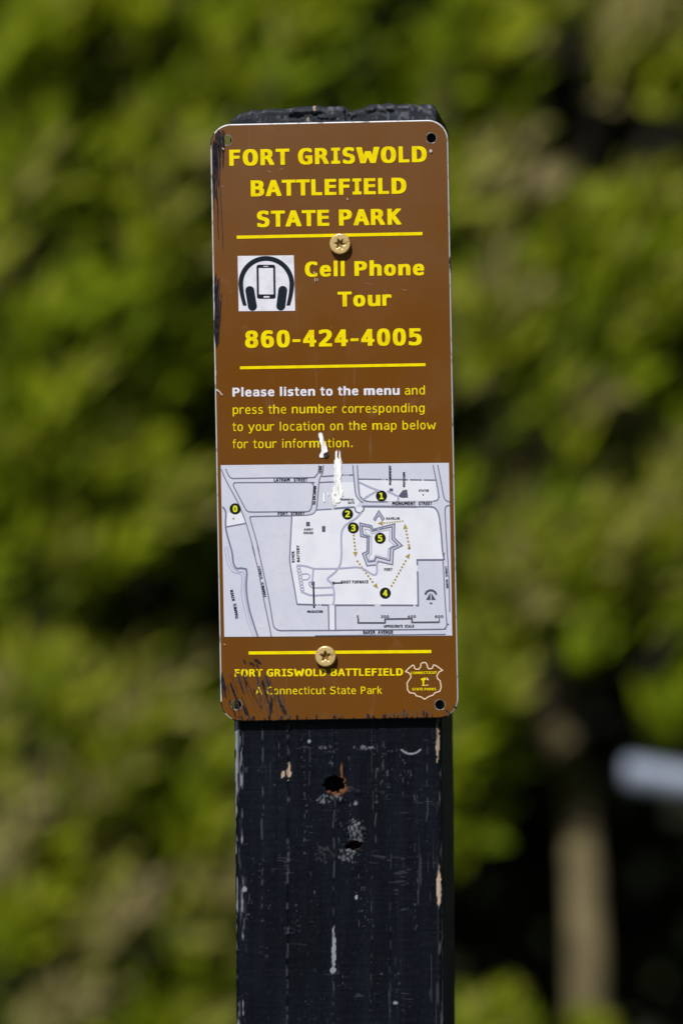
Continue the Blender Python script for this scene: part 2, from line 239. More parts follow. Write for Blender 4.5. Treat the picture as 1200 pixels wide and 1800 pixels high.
def glyph(ch, bold):
    """glyph polygons in em units: thin master outline widened to a broad humanist face"""
    key = (ch, bold)
    if key in _cache:
        return _cache[key]
    adv = (ADV_B if bold else ADV_R)[ch] / 1000.0
    loops = [np.array(l, float).reshape(-1, 2) / 713.0 for l in RAW[ch]]
    allp = np.vstack(loops)
    xmin, xmax = allp[:, 0].min(), allp[:, 0].max()
    ax, ay = ((0.056, 0.030) if bold == 1 else (0.046, 0.026)) if bold else (0.004, 0.003)
    if ch in 'ATVWYwy':
        sb = 0.012
    elif ch in 'rft':
        sb = 0.03
    else:
        sb = 0.06 if bold else 0.075
    ink = adv - 2 * sb
    if ch in 'il.':
        ink = {'.': 0.2, 'i': 0.19, 'l': 0.19}[ch] if bold else {'.': 0.11, 'i': 0.095, 'l': 0.095}[ch]
        sb = (adv - ink) / 2
    if ch == 'I' and not bold:
        pass
    top = allp[:, 1].max(); bot = allp[:, 1].min()
    for l in loops:
        l[:, 0] = sb + ax + (l[:, 0] - xmin) / (xmax - xmin) * (ink - 2 * ax)
        h = top - bot
        l[:, 1] = bot + ay + (l[:, 1] - bot) / h * (h - 2 * ay)
    step = 1 / 84.0
    x0, y0 = -0.04, -0.27
    gx = np.arange(x0, adv + 0.06, step); gy = np.arange(y0, 0.84, step)
    X, Y = np.meshgrid(gx, gy)
    inside = np.zeros(X.shape, int)
    dist = np.full(X.shape, 9.0)
    for l in loops:
        n = len(l)
        for i in range(n):
            a = l[i]; b = l[(i + 1) % n]
            cond = (a[1] > Y) != (b[1] > Y)
            with np.errstate(divide='ignore', invalid='ignore'):
                xi = a[0] + (Y - a[1]) * (b[0] - a[0]) / (b[1] - a[1])
            inside += (cond & (X < xi))
            k = max(2, int(np.hypot(*(b - a)) / 0.02))
            for t in np.linspace(0, 1, k, endpoint=False):
                p = a + (b - a) * t
                d = ((np.abs(X - p[0]) / ax) ** 6 + (np.abs(Y - p[1]) / ay) ** 6) ** (1 / 6)
                dist = np.minimum(dist, d)
    ins = (inside % 2) == 1
    F = np.where(ins, dist + 1.0, 1.0 - dist)
    F = np.clip(F, -3, 3)
    polys = march(F, x0, y0, step)
    _cache[key] = (polys, adv)
    return _cache[key]

def text_width(s, bold):
    return sum((ADV_B if bold else ADV_R)[c] for c in s) / 1000.0

def put_text(mb, s, bold, p0, p1, cap, y, mat=0):
    """lettering between two sign-plane points (ink start, ink end on the baseline); cap = capital height, all in metres"""
    em = cap / 0.729
    d = np.array(p1) - np.array(p0)
    L = np.hypot(*d)
    u = d / L
    vv = np.array((-u[1], u[0]))
    sb0 = 0.06; sb1 = 0.06
    w = text_width(s, bold) - sb0 - sb1
    sx = L / w
    x = -sb0
    for ch in s:
        if ch == ' ':
            x += (ADV_B if bold else ADV_R)[ch] / 1000.0
            continue
        polys, adv = glyph(ch, bold)
        for pl in polys:
            pts = []
            for (a, b) in pl:
                q = np.array(p0) + u * ((x + a) * sx) + vv * (b * em)
                pts.append((q[0], y, q[1]))
            mb.poly(pts, mat)
        x += adv

# ------------------------------------------------------------------ sign frame
TH = R(1.05); PHI = R(-3.9)
SX0, SY0 = 587.3, 740.0
def P(px, py):
    """photo point on the printed face -> metres in the sign's own plane"""
    dx = (px - SX0) / PXM / math.cos(PHI); dz = (SY0 - py) / PXM
    return (dx * math.cos(TH) + dz * math.sin(TH), -dx * math.sin(TH) + dz * math.cos(TH))
def crop(ox, oy, k):
    return lambda X, Y: P(ox + X / k, oy + Y / k)
Q4 = crop(380, 810, 1200 / 220); Q5 = crop(590, 810, 1200 / 220)
Q6 = crop(380, 960, 1200 / 220); Q7 = crop(590, 960, 1200 / 220)
QF = crop(610, 880, 1200 / 130); QC = crop(700, 1140, 1200 / 110); QH = crop(410, 440, 1200 / 115)
MM = 0.001
PX = 1 / PXM

def ribbon(mb, pts, w, y, mat=0, closed=False):
    """mitred strip of width w along pts in the sign plane"""
    p = [np.array(q, float) for q in pts]
    n = len(p)
    L, Rr = [], []
    for i in range(n):
        a = p[(i - 1) % n] if (closed or i > 0) else p[i]
        b = p[(i + 1) % n] if (closed or i < n - 1) else p[i]
        d1 = p[i] - a; d2 = b - p[i]
        d1 = d1 / (np.hypot(*d1) + 1e-12); d2 = d2 / (np.hypot(*d2) + 1e-12)
        t = d1 + d2
        t = t / (np.hypot(*t) + 1e-12)
        nn = np.array((-t[1], t[0]))
        ref = d2 if np.hypot(*d2) > 0.5 else d1
        c = max(0.5, abs(nn @ np.array((-ref[1], ref[0]))))
        L.append(p[i] + nn * w / 2 / c); Rr.append(p[i] - nn * w / 2 / c)
    m = n if closed else n - 1
    for i in range(m):
        j = (i + 1) % n
        mb.poly([(q[0], y, q[1]) for q in (Rr[i], Rr[j], L[j], L[i])], mat)

def smooth(pts, k=4):
    """Catmull-Rom through points"""
    p = [np.array(q, float) for q in pts]
    out = []
    for i in range(len(p) - 1):
        a = p[max(i - 1, 0)]; b = p[i]; c = p[i + 1]; d = p[min(i + 2, len(p) - 1)]
        for j in range(k):
            t = j / k
            out.append(0.5 * (2 * b + (c - a) * t + (2 * a - 5 * b + 4 * c - d) * t * t + (3 * b - a - 3 * c + d) * t ** 3))
    out.append(p[-1])
    return out

def fill(mb, pts, y, mat=0):
    from mathutils.geometry import tessellate_polygon
    v = [Vector((q[0], q[1], 0)) for q in pts]
    tris = tessellate_polygon([v])
    fs = []
    for t in tris:
        a, b, c = (v[i] for i in t)
        fs.append(list(t) if (b - a).cross(c - a).z > 0 else list(t)[::-1])
    mb.add([(q[0], y, q[1]) for q in pts], fs, mat)

def disc(mb, c, r, y, mat=0, n=28):
    mb.poly([(c[0] + r * math.cos(2 * math.pi * i / n), y, c[1] + r * math.sin(2 * math.pi * i / n)) for i in range(n)], mat)

def curve_mesh(name, loops, extrude, bevel, res=2):
    """filled 2D outline with holes, extruded and rounded; the curve's XY becomes the sign's XZ"""
    cu = bpy.data.curves.new(name, 'CURVE')
    cu.dimensions = '2D'; cu.fill_mode = 'BOTH'
    cu.extrude = extrude; cu.bevel_depth = bevel; cu.bevel_resolution = res
    if extrude == 0 and bevel == 0:
        cu.fill_mode = 'FRONT'
    for l in loops:
        sp = cu.splines.new('POLY')
        sp.points.add(len(l) - 1)
        for i, q in enumerate(l):
            sp.points[i].co = (q[0], q[1], 0, 1)
        sp.use_cyclic_u = True
    o = bpy.data.objects.new(name, cu)
    C.objects.link(o)
    dg = bpy.context.evaluated_depsgraph_get()
    me = bpy.data.meshes.new_from_object(o.evaluated_get(dg))
    bpy.data.objects.remove(o)
    bpy.data.curves.remove(cu)
    me.transform(Matrix.Rotation(R(90), 4, 'X'))
    me.name = name
    return me

def ring(c, r, n=24):
    return [(c[0] + r * math.cos(2 * math.pi * i / n), c[1] + r * math.sin(2 * math.pi * i / n)) for i in range(n)]

def rounded(w, h, r, n=10):
    pts = []
    for (cx, cz, a0) in ((w / 2 - r, h / 2 - r, 0), (-w / 2 + r, h / 2 - r, 90), (-w / 2 + r, -h / 2 + r, 180), (w / 2 - r, -h / 2 + r, 270)):
        for i in range(n + 1):
            a = R(a0 + 90 * i / n)
            pts.append((cx + r * math.cos(a), cz + r * math.sin(a)))
    return pts

# ------------------------------------------------------------------ setting: ground
m_ground = speckle(material('ground soil and grass', (0.05, 0.06, 0.02), 0.9), (0.09, 0.07, 0.04), 3.0, 0.4, 0.65)
g = MB()
g.poly([(-300, -300, 0), (300, -300, 0), (300, 300, 0), (-300, 300, 0)])
ground = g.build('ground', m_ground)
ground['kind'] = 'structure'

# ------------------------------------------------------------------ wooden post
def PZ(py):
    return ZC + (900 - py) / PXM
def build_post(root):
    W = 0.0896; DEP = 0.089; r = 0.0022
    per = []                                   # x, y, nx, ny
    nf = 226
    for x in np.linspace(-W / 2 + r, W / 2 - r, nf):
        per.append((x, 0.0, 0, -1))
    def arc(cx, cy, a0, n):
        for i in range(1, n):
            a = R(a0 + 90 * i / n)
            per.append((cx + r * math.cos(a), cy + r * math.sin(a), math.cos(a), math.sin(a)))
    arc(W / 2 - r, r, -90, 7)
    for y in np.linspace(r, DEP - r, 60):
        per.append((W / 2, y, 1, 0))
    arc(W / 2 - r, DEP - r, 0, 4)
    for x in np.linspace(W / 2 - r, -W / 2 + r, 24):
        per.append((x, DEP, 0, 1))
    arc(-W / 2 + r, DEP - r, 90, 4)
    for y in np.linspace(DEP - r, r, 24):
        per.append((-W / 2, y, -1, 0))
    arc(-W / 2 + r, r, 180, 7)
    per = np.array(per)
    n = len(per)
    zfine0, zA = 0.925, 1.285
    rows = list(np.linspace(0, zfine0, 30, endpoint=False)) + list(np.arange(zfine0, zA, 0.0004))
    nz1 = len(rows)
    nt = 110; ncap = 16
    # photo profile of the worn top, left to right
    tx = np.array([-46, -44.5, -42.5, -38, -32, -24, -14, -2, 5, 7.5, 10, 16, 30, 40, 43, 45]) * MM
    tz = np.array([217, 208, 202, 195, 191, 187, 184, 184, 189, 197, 189, 182.5, 181.5, 183, 187, 200])
    def ztop(x, y):
        base = np.interp(x, tx, ZC + (900 - tz) / PXM)
        f = np.clip(y / DEP, 0, 1)
        return base - 0.004 * f + (vnoise(x + 1, y + 1, 0.004, 0.02, 3) - 0.5) * 0.0016 + (vnoise(x + 1, y + 1, 0.0012, 0.004, 4) - 0.5) * 0.0007
    VX = []; VY = []; VZ = []
    for z in rows:
        VX.append(per[:, 0]); VY.append(per[:, 1]); VZ.append(np.full(n, z))
    Rt = 0.0022
    for k in range(nt):
        t = (k + 1) / nt
        VX.append(per[:, 0]); VY.append(per[:, 1])
        VZ.append(zA + (ztop(per[:, 0], per[:, 1]) - Rt - zA) * t)
    cx, cy = 0.0, DEP / 2
    for k in range(1, ncap + 1):
        if k <= 6:
            a = R(90) * k / 6
            ins = Rt * (1 - math.cos(a)); up = Rt * math.sin(a)
            sc = 1 - ins / (W / 2)
        else:
            sc = (1 - Rt / (W / 2)) * (1 - (k - 6) / (ncap - 6)) + 0.01
            up = Rt
        x = cx + (per[:, 0] - cx) * sc; y = cy + (per[:, 1] - cy) * sc
        VX.append(x); VY.append(y); VZ.append(ztop(x, y) - Rt + up)
    X = np.array(VX); Y = np.array(VY); Z = np.array(VZ)
    nr = X.shape[0]
    NX = np.broadcast_to(per[:, 2], X.shape).copy(); NY = np.broadcast_to(per[:, 3], X.shape).copy()
    NX[nr - ncap:] *= 0.3; NY[nr - ncap:] *= 0.3
    # arc-length coordinate round the post, so the wear runs over the corners
    S = np.broadcast_to(np.concatenate([[0], np.cumsum(np.hypot(np.diff(per[:, 0]), np.diff(per[:, 1])))]), X.shape)
    front = np.broadcast_to(-per[:, 3], X.shape) > 0.3
    ppx = 595 + X * PXM - (1500 - (900 - (Z - ZC) * PXM)) * 0.0070    # the same point in photo pixels
    ppy = 900 - (Z - ZC) * PXM
    D = np.zeros(X.shape)
    D += (vnoise(S, Z, 0.0011, 0.05, 21) - 0.5) * 0.00016
    D += (vnoise(S, Z, 0.0028, 0.11, 22) - 0.5) * 0.00022
    D += (vnoise(S, Z, 0.0007, 0.0022, 23) - 0.5) * 0.00013
    D += (vnoise(S, Z, 0.012, 0.0010, 24) - 0.5) * 0.00007
    D += (vnoise(S, Z, 0.006, 0.009, 25) - 0.5) * 0.0002
    nib = vnoise(S, Z, 0.00075, 0.0011, 26)
    D += sstep(nib, 0.86, 0.97) * 0.00012
    wear = np.zeros(X.shape); scuff = np.zeros(X.shape); rust = np.zeros(X.shape)
    hi = vnoise(S, Z, 0.00055, 0.0013, 31)
    hi2 = vnoise(S, Z, 0.0009, 0.009, 32)
    lo = vnoise(S, Z, 0.004, 0.03, 33)
    scuff += sstep(hi * 0.62 + lo * 0.38, 0.82, 0.90) * 0.16
    scuff += sstep(vnoise(S, Z, 0.0028, 0.0006, 34) * 0.6 + vnoise(S, Z, 0.01, 0.01, 35) * 0.4, 0.80, 0.9) * 0.08
    scuff += sstep(vnoise(S, Z, 0.0006, 0.014, 36) * 0.62 + vnoise(S, Z, 0.006, 0.05, 37) * 0.38, 0.82, 0.9) * 0.09
    jit = (vnoise(Z * 0 + 0.5, Z, 1, 0.006, 41) - 0.5) * 5
    # long checks in the timber: x, y0, y1, half width px, depth, chips
    for (cxp, y0, y1, hw, dep, chip) in ((507, 1255, 1830, 1.7, 0.0009, 0.7), (462, 1270, 1620, 1.4, 0.0003, 0.6), (588, 1275, 1830, 1.5, 0.0004, 0.5),
                                         (662, 1280, 1500, 1.2, 0.0003, 0.55), (545, 1265, 1420, 1.0, 0.0002, 0.35), (688, 1500, 1830, 1.2, 0.0003, 0.3),
                                         (752, 1300, 1500, 1.0, 0.0002, 0.5), (655, 1540, 1830, 1.0, 0.0002, 0.4), (433, 1500, 1830, 1.0, 0.0002, 0.3),
                                         (553, 182, 240, 1.6, 0.0005, 0.9), (443, 195, 240, 1.4, 0.0004, 0.9), (468, 195, 240, 1.2, 0.0003, 0.7), (620, 180, 240, 4.5, 0.0012, 0.9)):
        k = np.exp(-((ppx - cxp - jit) / hw) ** 2) * (ppy > y0) * (ppy < y1) * front
        on = sstep(vnoise(Z * 0 + cxp, Z, 1, 0.012, int(cxp)), 0.25, 0.6)
        D -= k * dep * on
        ch = np.exp(-((ppx - cxp - jit + 2) / (hw * 0.9)) ** 2) * (ppy > y0) * (ppy < y1) * front
        scuff += ch * chip * 0.32 * sstep(vnoise(Z * 0 + cxp + 7, Z, 1, 0.0035, int(cxp) + 1) * 0.6 + hi * 0.4, 0.50, 0.66)
    # worn left and right arrises
    left = np.exp(-((ppx - 413.5 - (ppy - 1290) * 0.004) / 4.0) ** 2)
    right = np.exp(-((ppx - 772 - (ppy - 1290) * 0.006) / 3.2) ** 2)
    lowd = (ppy > 1240)
    ne = vnoise(S, Z, 0.0008, 0.006, 51) * 0.45 + vnoise(S, Z, 0.0006, 0.0022, 53) * 0.2 + vnoise(S, Z, 0.002, 0.03, 52) * 0.35
    scuff += left * lowd * sstep(ne, 0.44, 0.56) * 1.0
    left2 = np.exp(-((ppx - 423 - (ppy - 1290) * 0.008) / 2.2) ** 2)
    scuff += left2 * lowd * sstep(ne, 0.52, 0.66) * 0.9
    D -= (left + right) * sstep(ne, 0.45, 0.62) * 0.0004
    wear += right * lowd * sstep(ne, 0.60, 0.72) * 0.6
    scuff += right * lowd * sstep(ne, 0.40, 0.55) * 0.35
    def blob(x, y, rx, ry, rough=0.5, seed=61):
        q = ((ppx - x) / rx) ** 2 + ((ppy - y) / ry) ** 2
        q = np.sqrt(q) + (vnoise(ppx + 500, ppy + 500, 3.5, 4.5, seed) - 0.5) * rough
        return 1 - sstep(q, 0.8, 1.1)
    tex = vnoise(S, Z, 0.0007, 0.0009, 58) * 0.7 + vnoise(S, Z, 0.002, 0.002, 59) * 0.3
    wear += blob(507, 1357, 3.6, 14, 0.8) * front * .9 + blob(497, 1361, 3.5, 7, 0.8, 62) * front * 0.8
    wear += blob(771, 1562, 4, 34, 0.4, 63) * front + blob(769, 1305, 3, 34, 0.9, 64) * front * sstep(hi2, 0.3, 0.6) * 0.8
    wear += blob(552, 190, 2.2, 7, 0.6, 65) * front * .7 + blob(541, 208, 2, 5, 0.6, 66) * front * .5
    scuff += blob(578, 1405, 26, 7, 0.9, 67) * front * 0.5 * sstep(tex, 0.3, 0.75) + blob(625, 1463, 13, 20, 1.0, 68) * front * 0.5 * sstep(tex, 0.3, 0.75)
    scuff += blob(612, 1503, 16, 12, 1.1, 69) * front * 0.45 * sstep(tex, 0.3, 0.75) + blob(568, 1500, 16, 14, 1.3, 70) * front * 0.10 * sstep(tex, 0.3, 0.7)
    scuff += blob(586, 1672, 3.2, 38, 0.6, 71) * front * 1.3 + blob(585, 1706, 5, 6, 0.5, 72) * front
    scuff += blob(640, 1315, 18, 3.5, 1.2, 73) * front * 0.5 * sstep(tex, 0.3, 0.75) + blob(570, 1314, 14, 3, 1.2, 74) * front * 0.4 * sstep(tex, 0.3, 0.75)
    scuff += blob(626, 1578, 2.6, 4, 0.3, 75) * front * 1.2 + blob(543, 1303, 3, 3, 0.3, 76) * front * 1.1 + blob(625, 1413, 4, 4, 0.6, 77) * front * 0.7
    scuff += blob(695, 1764, 5, 3, 0.5, 78) * front * 0.9 + blob(429, 1563, 4, 5, 0.5, 79) * front * 0.9
    arcq = np.abs(np.hypot(ppx - 722, ppy - 1304) - 22)
    scuff += (1 - sstep(arcq, 0.8, 2.0)) * ((ppy > 1318) & (ppx < 741)) * front * 0.9
    scuff_b = scuff
    # bolt hole and nail hole
    h1 = blob(586, 1380, 17, 14, 0.45, 81) * front
    h2 = blob(622, 1487, 12, 8.5, 0.7, 82) * front
    D -= h1 * 0.010 + h2 * 0.006
    rust += 0.6 * blob(590, 1382, 19.5, 17, 0.5, 83) * (1 - h1) * front * ((ppx > 590) | (ppy > 1389)) + h2 * sstep(vnoise(ppx, ppy, 3, 3, 84), 0.5, 0.6) * 0.8
    rust += blob(600, 1357, 2.5, 14, 0.6, 85) * front * 0.7
    hole = np.clip(h1 * 1.5 - 0.2, 0, 1) + np.clip(h2 * 1.5 - 0.3, 0, 1) * 0.8
    D += blob(605, 1400, 30, 12, 0.8, 86) * front * 0.0003 + blob(624, 1465, 14, 20, 0.8, 87) * front * 0.0005
    # lumps and sags of thick paint along the worn top
    topm = sstep(Z, PZ(232), PZ(205)) * front
    D += (vnoise(S, Z, 0.0050, 0.0034, 91) - 0.4) * 0.0009 * topm + (vnoise(S, Z, 0.0014, 0.0014, 92) - 0.5) * 0.0003 * topm
    for (bx, by, rx, ry, hh) in ((650, 190, 10, 6, .0012), (688, 188, 11, 6, .0013), (724, 187, 9, 5, .0011), (535, 192, 22, 5, .0012), (575, 203, 18, 5, .0011), (620, 193, 7, 14, .0010)):
        D += blob(bx, by, rx, ry, 0.5, int(bx)) * front * hh
    for (bx, by, rx, ry, hh) in ((518, 203, 14, 5, .0018), (610, 199, 6, 12, .0018), (560, 200, 12, 4, .0012), (672, 198, 5, 3, .0006)):
        D -= blob(bx, by, rx, ry, 0.5, int(bx) + 1) * front * hh
    scuff += topm * (0.10 + 0.25 * sstep(vnoise(S, Z, 0.0012, 0.0012, 93) * 0.6 + lo * 0.4, 0.6, 0.8))
    # underside of the sign keeps clear of the timber
    X2 = X + NX * D; Y2 = Y + NY * D
    verts = np.stack([X2, Y2, Z], -1).reshape(-1, 3)
    i = np.arange(nr - 1)[:, None] * n; k = np.arange(n)[None, :]; k2 = (k + 1) % n
    quads = np.stack([i + k, i + k2, i + n + k2, i + n + k], -1).reshape(-1, 4)
    me = bpy.data.meshes.new('timber')
    nv = len(verts); nq = len(quads)
    me.vertices.add(nv); me.vertices.foreach_set('co', verts.ravel())
    last = (nr - 1) * n + np.arange(n)
    loops = np.concatenate([quads.ravel(), last])
    me.loops.add(len(loops)); me.loops.foreach_set('vertex_index', loops.astype(np.int32))
    me.polygons.add(nq + 1)
    me.polygons.foreach_set('loop_start', np.concatenate([np.arange(nq) * 4, [nq * 4]]).astype(np.int32))
    me.polygons.foreach_set('use_smooth', np.ones(nq + 1, bool))
    me.update(calc_edges=True); me.validate()
    for nm, arr in (('wear', wear), ('scuff', scuff), ('rust', rust), ('hole', hole)):
        at = me.attributes.new(nm, 'FLOAT', 'POINT')
        at.data.foreach_set('value', np.clip(arr, 0, 1).ravel().astype(np.float32))
    m = material('black painted timber', (0.0022, 0.0034, 0.0064), 0.5, 0, 0.08)
    nt_ = m.node_tree; b = nt_.nodes['Principled BSDF']
    speckle(m, (0.0048, 0.0070, 0.0125), 140.0, 0.42, 0.7, (1, 1, 0.12))
    speckle(m, (0.014, 0.019, 0.030), 700.0, 0.62, 0.74, (1, 1, 0.5), 0.8)
    prev = b.inputs['Base Color'].links[0].from_socket
    for nm, col in (('scuff', (0.24, 0.26, 0.30)), ('wear', (0.46, 0.36, 0.26)), ('rust', (0.20, 0.085, 0.03)), ('hole', (0.004, 0.003, 0.003))):
        at = N(m, 'ShaderNodeAttribute', attribute_name=nm)
        mx = N(m, 'ShaderNodeMix', data_type='RGBA')
        nt_.links.new(at.outputs['Fac'], mx.inputs[0])
        nt_.links.new(prev, mx.inputs[6])
        mx.inputs[7].default_value = (*col, 1)
        prev = mx.outputs[2]
    nt_.links.new(prev, b.inputs['Base Color'])
    return link('timber', me, m, root)

post = empty('wooden_post', (0.0059, 0.0032, 0), (0, R(-0.4), PHI))
tag(post, 'square black painted wooden post with chipped paint and worn top', 'post')
build_post(post)

# ------------------------------------------------------------------ the sign
sign = empty('park_sign', (*[(SX0 - 600) / PXM, 0.0], ZC + (900 - SY0) / PXM), (0, -TH, PHI))
tag(sign, 'brown metal park sign with yellow lettering and a map, screwed to the black post', 'sign')

SW, SH, SR = 417.5 / PXM / math.cos(PHI), 1051.5 / PXM, 34 / PXM
holes = [P(399, 246), P(757.5, 243), P(416, 1239), P(772.5, 1238.5)]
m_alu = speckle(material('worn white metal edge', (0.62, 0.63, 0.66), 0.4, 0.25), (0.2, 0.2, 0.22), 220.0, 0.55, 0.7)
m_brown = material('brown printed face', (0.136, 0.048, 0.0038), 0.42, 0, 0.10)
speckle(m_brown, (0.150, 0.062, 0.013), 26.0, 0.45, 0.75, (1, 1, 0.6), 0.7)
speckle(m_brown, (0.21, 0.115, 0.06), 95.0, 0.62, 0.80, (1, 1, 0.8), 0.5)
speckle(m_brown, (0.115, 0.045, 0.008), 14.0, 0.45, 0.7, (1.6, 1, 0.35), 0.6)
speckle(m_brown, (0.22, 0.13, 0.075), 60.0, 0.66, 0.78, (6, 1, 0.5), 0.45)
speckle(m_brown, (0.33, 0.24, 0.17), 900.0, 0.70, 0.80, (1, 1, 1), 0.5)
# sheen of the sky on the upper face, mixed into the brown colour
def sky_sheen(m, c2, z0, z1, amount):
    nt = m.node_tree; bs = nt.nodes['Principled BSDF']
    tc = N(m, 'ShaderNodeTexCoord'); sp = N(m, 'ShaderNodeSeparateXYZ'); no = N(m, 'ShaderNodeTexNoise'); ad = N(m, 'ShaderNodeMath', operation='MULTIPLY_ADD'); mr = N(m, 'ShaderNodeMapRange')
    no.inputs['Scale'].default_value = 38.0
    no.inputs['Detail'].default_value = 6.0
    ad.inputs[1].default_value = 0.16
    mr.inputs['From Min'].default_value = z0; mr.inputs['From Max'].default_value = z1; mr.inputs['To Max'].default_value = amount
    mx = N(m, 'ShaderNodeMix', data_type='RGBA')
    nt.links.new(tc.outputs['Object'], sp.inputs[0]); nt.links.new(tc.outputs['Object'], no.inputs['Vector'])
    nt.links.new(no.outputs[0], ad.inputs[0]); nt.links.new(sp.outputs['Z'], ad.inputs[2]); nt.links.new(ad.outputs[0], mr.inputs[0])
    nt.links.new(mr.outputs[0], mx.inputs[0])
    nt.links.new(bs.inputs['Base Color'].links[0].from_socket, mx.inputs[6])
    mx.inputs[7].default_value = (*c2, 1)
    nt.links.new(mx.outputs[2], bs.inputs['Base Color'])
sky_sheen(m_brown, (0.158, 0.080, 0.040), 0.10, 0.24, 0.75)
m_yellow = speckle(material('yellow print', (0.80, 0.65, 0.0), 0.42, 0, 0.1), (0.72, 0.53, 0.0), 250.0, 0.45, 0.7)
m_white = speckle(material('white print', (0.70, 0.70, 0.79), 0.42, 0, 0.2), (0.60, 0.60, 0.68), 250.0, 0.45, 0.7)
m_mapg = speckle(material('pale blue grey map paper', (0.53, 0.56, 0.68), 0.42, 0, 0.2), (0.58, 0.58, 0.70), 60.0, 0.4, 0.65)
speckle(m_mapg, (0.50, 0.53, 0.62), 420.0, 0.5, 0.7, (1, 1, 1), 0.6)
m_mapw = speckle(material('white map paper', (0.70, 0.72, 0.81), 0.42, 0, 0.2), (0.65, 0.665, 0.76), 120.0, 0.45, 0.7)
m_line = material('grey map ink', (0.15, 0.16, 0.25), 0.5)
m_line2 = material('lilac map ink', (0.36, 0.37, 0.53), 0.5)
m_ink = material('black map ink', (0.012, 0.015, 0.028), 0.5, 0, 0.1)
m_navy = material('dark navy print', (0.009, 0.014, 0.024), 0.5, 0, 0.12)
m_black = material('black marker print', (0.008, 0.009, 0.007), 0.5, 0, 0.12)
m_num = material('lime number print', (0.66, 0.70, 0.01), 0.4)
m_gold = material('ochre arrow print', (0.36, 0.25, 0.05), 0.5)
m_cream = material('cream crest print', (0.72, 0.55, 0.38), 0.5)
m_smear = speckle(material('dried black paint smear', (0.007, 0.008, 0.014), 0.5, 0, 0.15), (0.04, 0.025, 0.028), 500.0, 0.45, 0.7)
m_smear2 = material('thin dragged paint', (0.062, 0.034, 0.022), 0.5)
m_drop = speckle(material('chalky white dropping', (0.92, 0.93, 0.93), 0.8), (0.72, 0.73, 0.73), 700.0, 0.5, 0.72, (1, 1, .25))
def see_through(m, scale, lo, hi, a0, a1, stretch=(1, 1, 1)):
    nt = m.node_tree
    b = nt.nodes['Principled BSDF']
    tc = N(m, 'ShaderNodeTexCoord'); mp = N(m, 'ShaderNodeMapping'); no = N(m, 'ShaderNodeTexNoise'); mr = N(m, 'ShaderNodeMapRange')
    mp.inputs['Scale'].default_value = stretch
    no.inputs['Scale'].default_value = scale
    for k, v in (('From Min', lo), ('From Max', hi), ('To Min', a0), ('To Max', a1)):
        mr.inputs[k].default_value = v
    nt.links.new(tc.outputs['Object'], mp.inputs[0]); nt.links.new(mp.outputs[0], no.inputs['Vector'])
    nt.links.new(no.outputs[0], mr.inputs[0]); nt.links.new(mr.outputs[0], b.inputs['Alpha'])
    return m
see_through(m_drop, 900.0, 0.30, 0.5, 0.55, 1.0, (1, 1, .15))
m_thin = see_through(material('thin white dropping film', (0.75, 0.76, 0.78), 0.8), 700.0, 0.4, 0.65, 0.0, 0.6, (1, 1, .3))
see_through(m_smear, 500.0, 0.35, 0.55, 0.35, 1.0, (1.5, 1, .4))
m_dark = material('dark dropping', (0.012, 0.011, 0.01), 0.6)
m_screw = speckle(material('yellow zinc screw', (0.78, 0.56, 0.25), 0.28, 0.5), (0.42, 0.25, 0.08), 450.0, 0.52, 0.72)
m_recess = material('screw recess', (0.20, 0.12, 0.02), 0.45, 0.4)

plate_me = curve_mesh('plate', [rounded(SW - 0.0010, SH - 0.0010, SR)] + [ring(h, 0.0026) for h in holes], 0.0005, 0.0005, 3)
plate_me.transform(Matrix.Translation((0, 0.0010, 0)))
plate_me.polygons.foreach_set('use_smooth', [False] * len(plate_me.polygons))
m_edge = speckle(material('paint on the sign edge', (0.010, 0.010, 0.014), 0.5, 0, 0.2), (0.10, 0.07, 0.05), 300.0, 0.6, 0.72)
link('plate', plate_me, [m_alu, m_edge], sign)
for p in plate_me.polygons:
    c_ = p.center
    if c_.z < -SH / 2 + 0.0012 or (c_.x < -SW / 2 + 0.002 and (c_.z > SH / 2 - 0.022 or abs(c_.z - 0.043) < 0.006 or c_.z < -SH / 2 + 0.018)):
        p.material_index = 1
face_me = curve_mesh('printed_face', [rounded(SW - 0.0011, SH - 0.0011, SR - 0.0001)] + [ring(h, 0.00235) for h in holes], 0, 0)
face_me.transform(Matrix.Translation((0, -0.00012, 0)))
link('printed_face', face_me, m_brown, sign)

def lettering(name, items, mats, y=-0.0003):
    mb = MB()
    for (s, bold, x0, y0, x1, y1, cap) in items:
        put_text(mb, s, bold, P(x0, y0), P(x1, y1), cap * PX, y)
    return mb.build(name, mats, sign)
lettering('title_lettering', [('FORT GRISWOLD', 1, 403.2, 291, 749.7, 285.2, 28.2), ('BATTLEFIELD', 1, 441, 345, 714, 340.6, 28.2), ('STATE PARK', 1, 452, 398.8, 705, 395, 28.2)], m_yellow)
lettering('cell_phone_lettering', [('Cell Phone', 1, 536, 486.2, 745, 483.8, 26), ('Tour', 1, 595.5, 539, 687, 537.4, 26)], m_yellow)
lettering('phone_number', [('860-424-4005', 1, 431, 611, 741, 606.6, 29.5)], m_yellow)
lettering('white_lettering', [('Please listen to the menu', 2, 408.7, 697, 702, 694.0, 15.6)], m_white)
lettering('instruction_lettering', [('and', 0, 711, 694, 746.5, 693.4, 15.2), ('press the number corresponding', 0, 409, 727.6, 746, 724.6, 15.2),
          ('to your location on the map below', 0, 409, 757.7, 765, 754.6, 15.2), ('for tour information.', 0, 409.3, 788, 621, 786, 15.2)], m_yellow)
lettering('park_name_lettering', [('FORT GRISWOLD BATTLEFIELD', 2, 412.5, 1189.6, 708, 1187.4, 13)], m_yellow)
lettering('footer_lettering', [('A Connecticut State Park', 0, 450, 1220.8, 671.5, 1219.6, 13)], m_yellow)
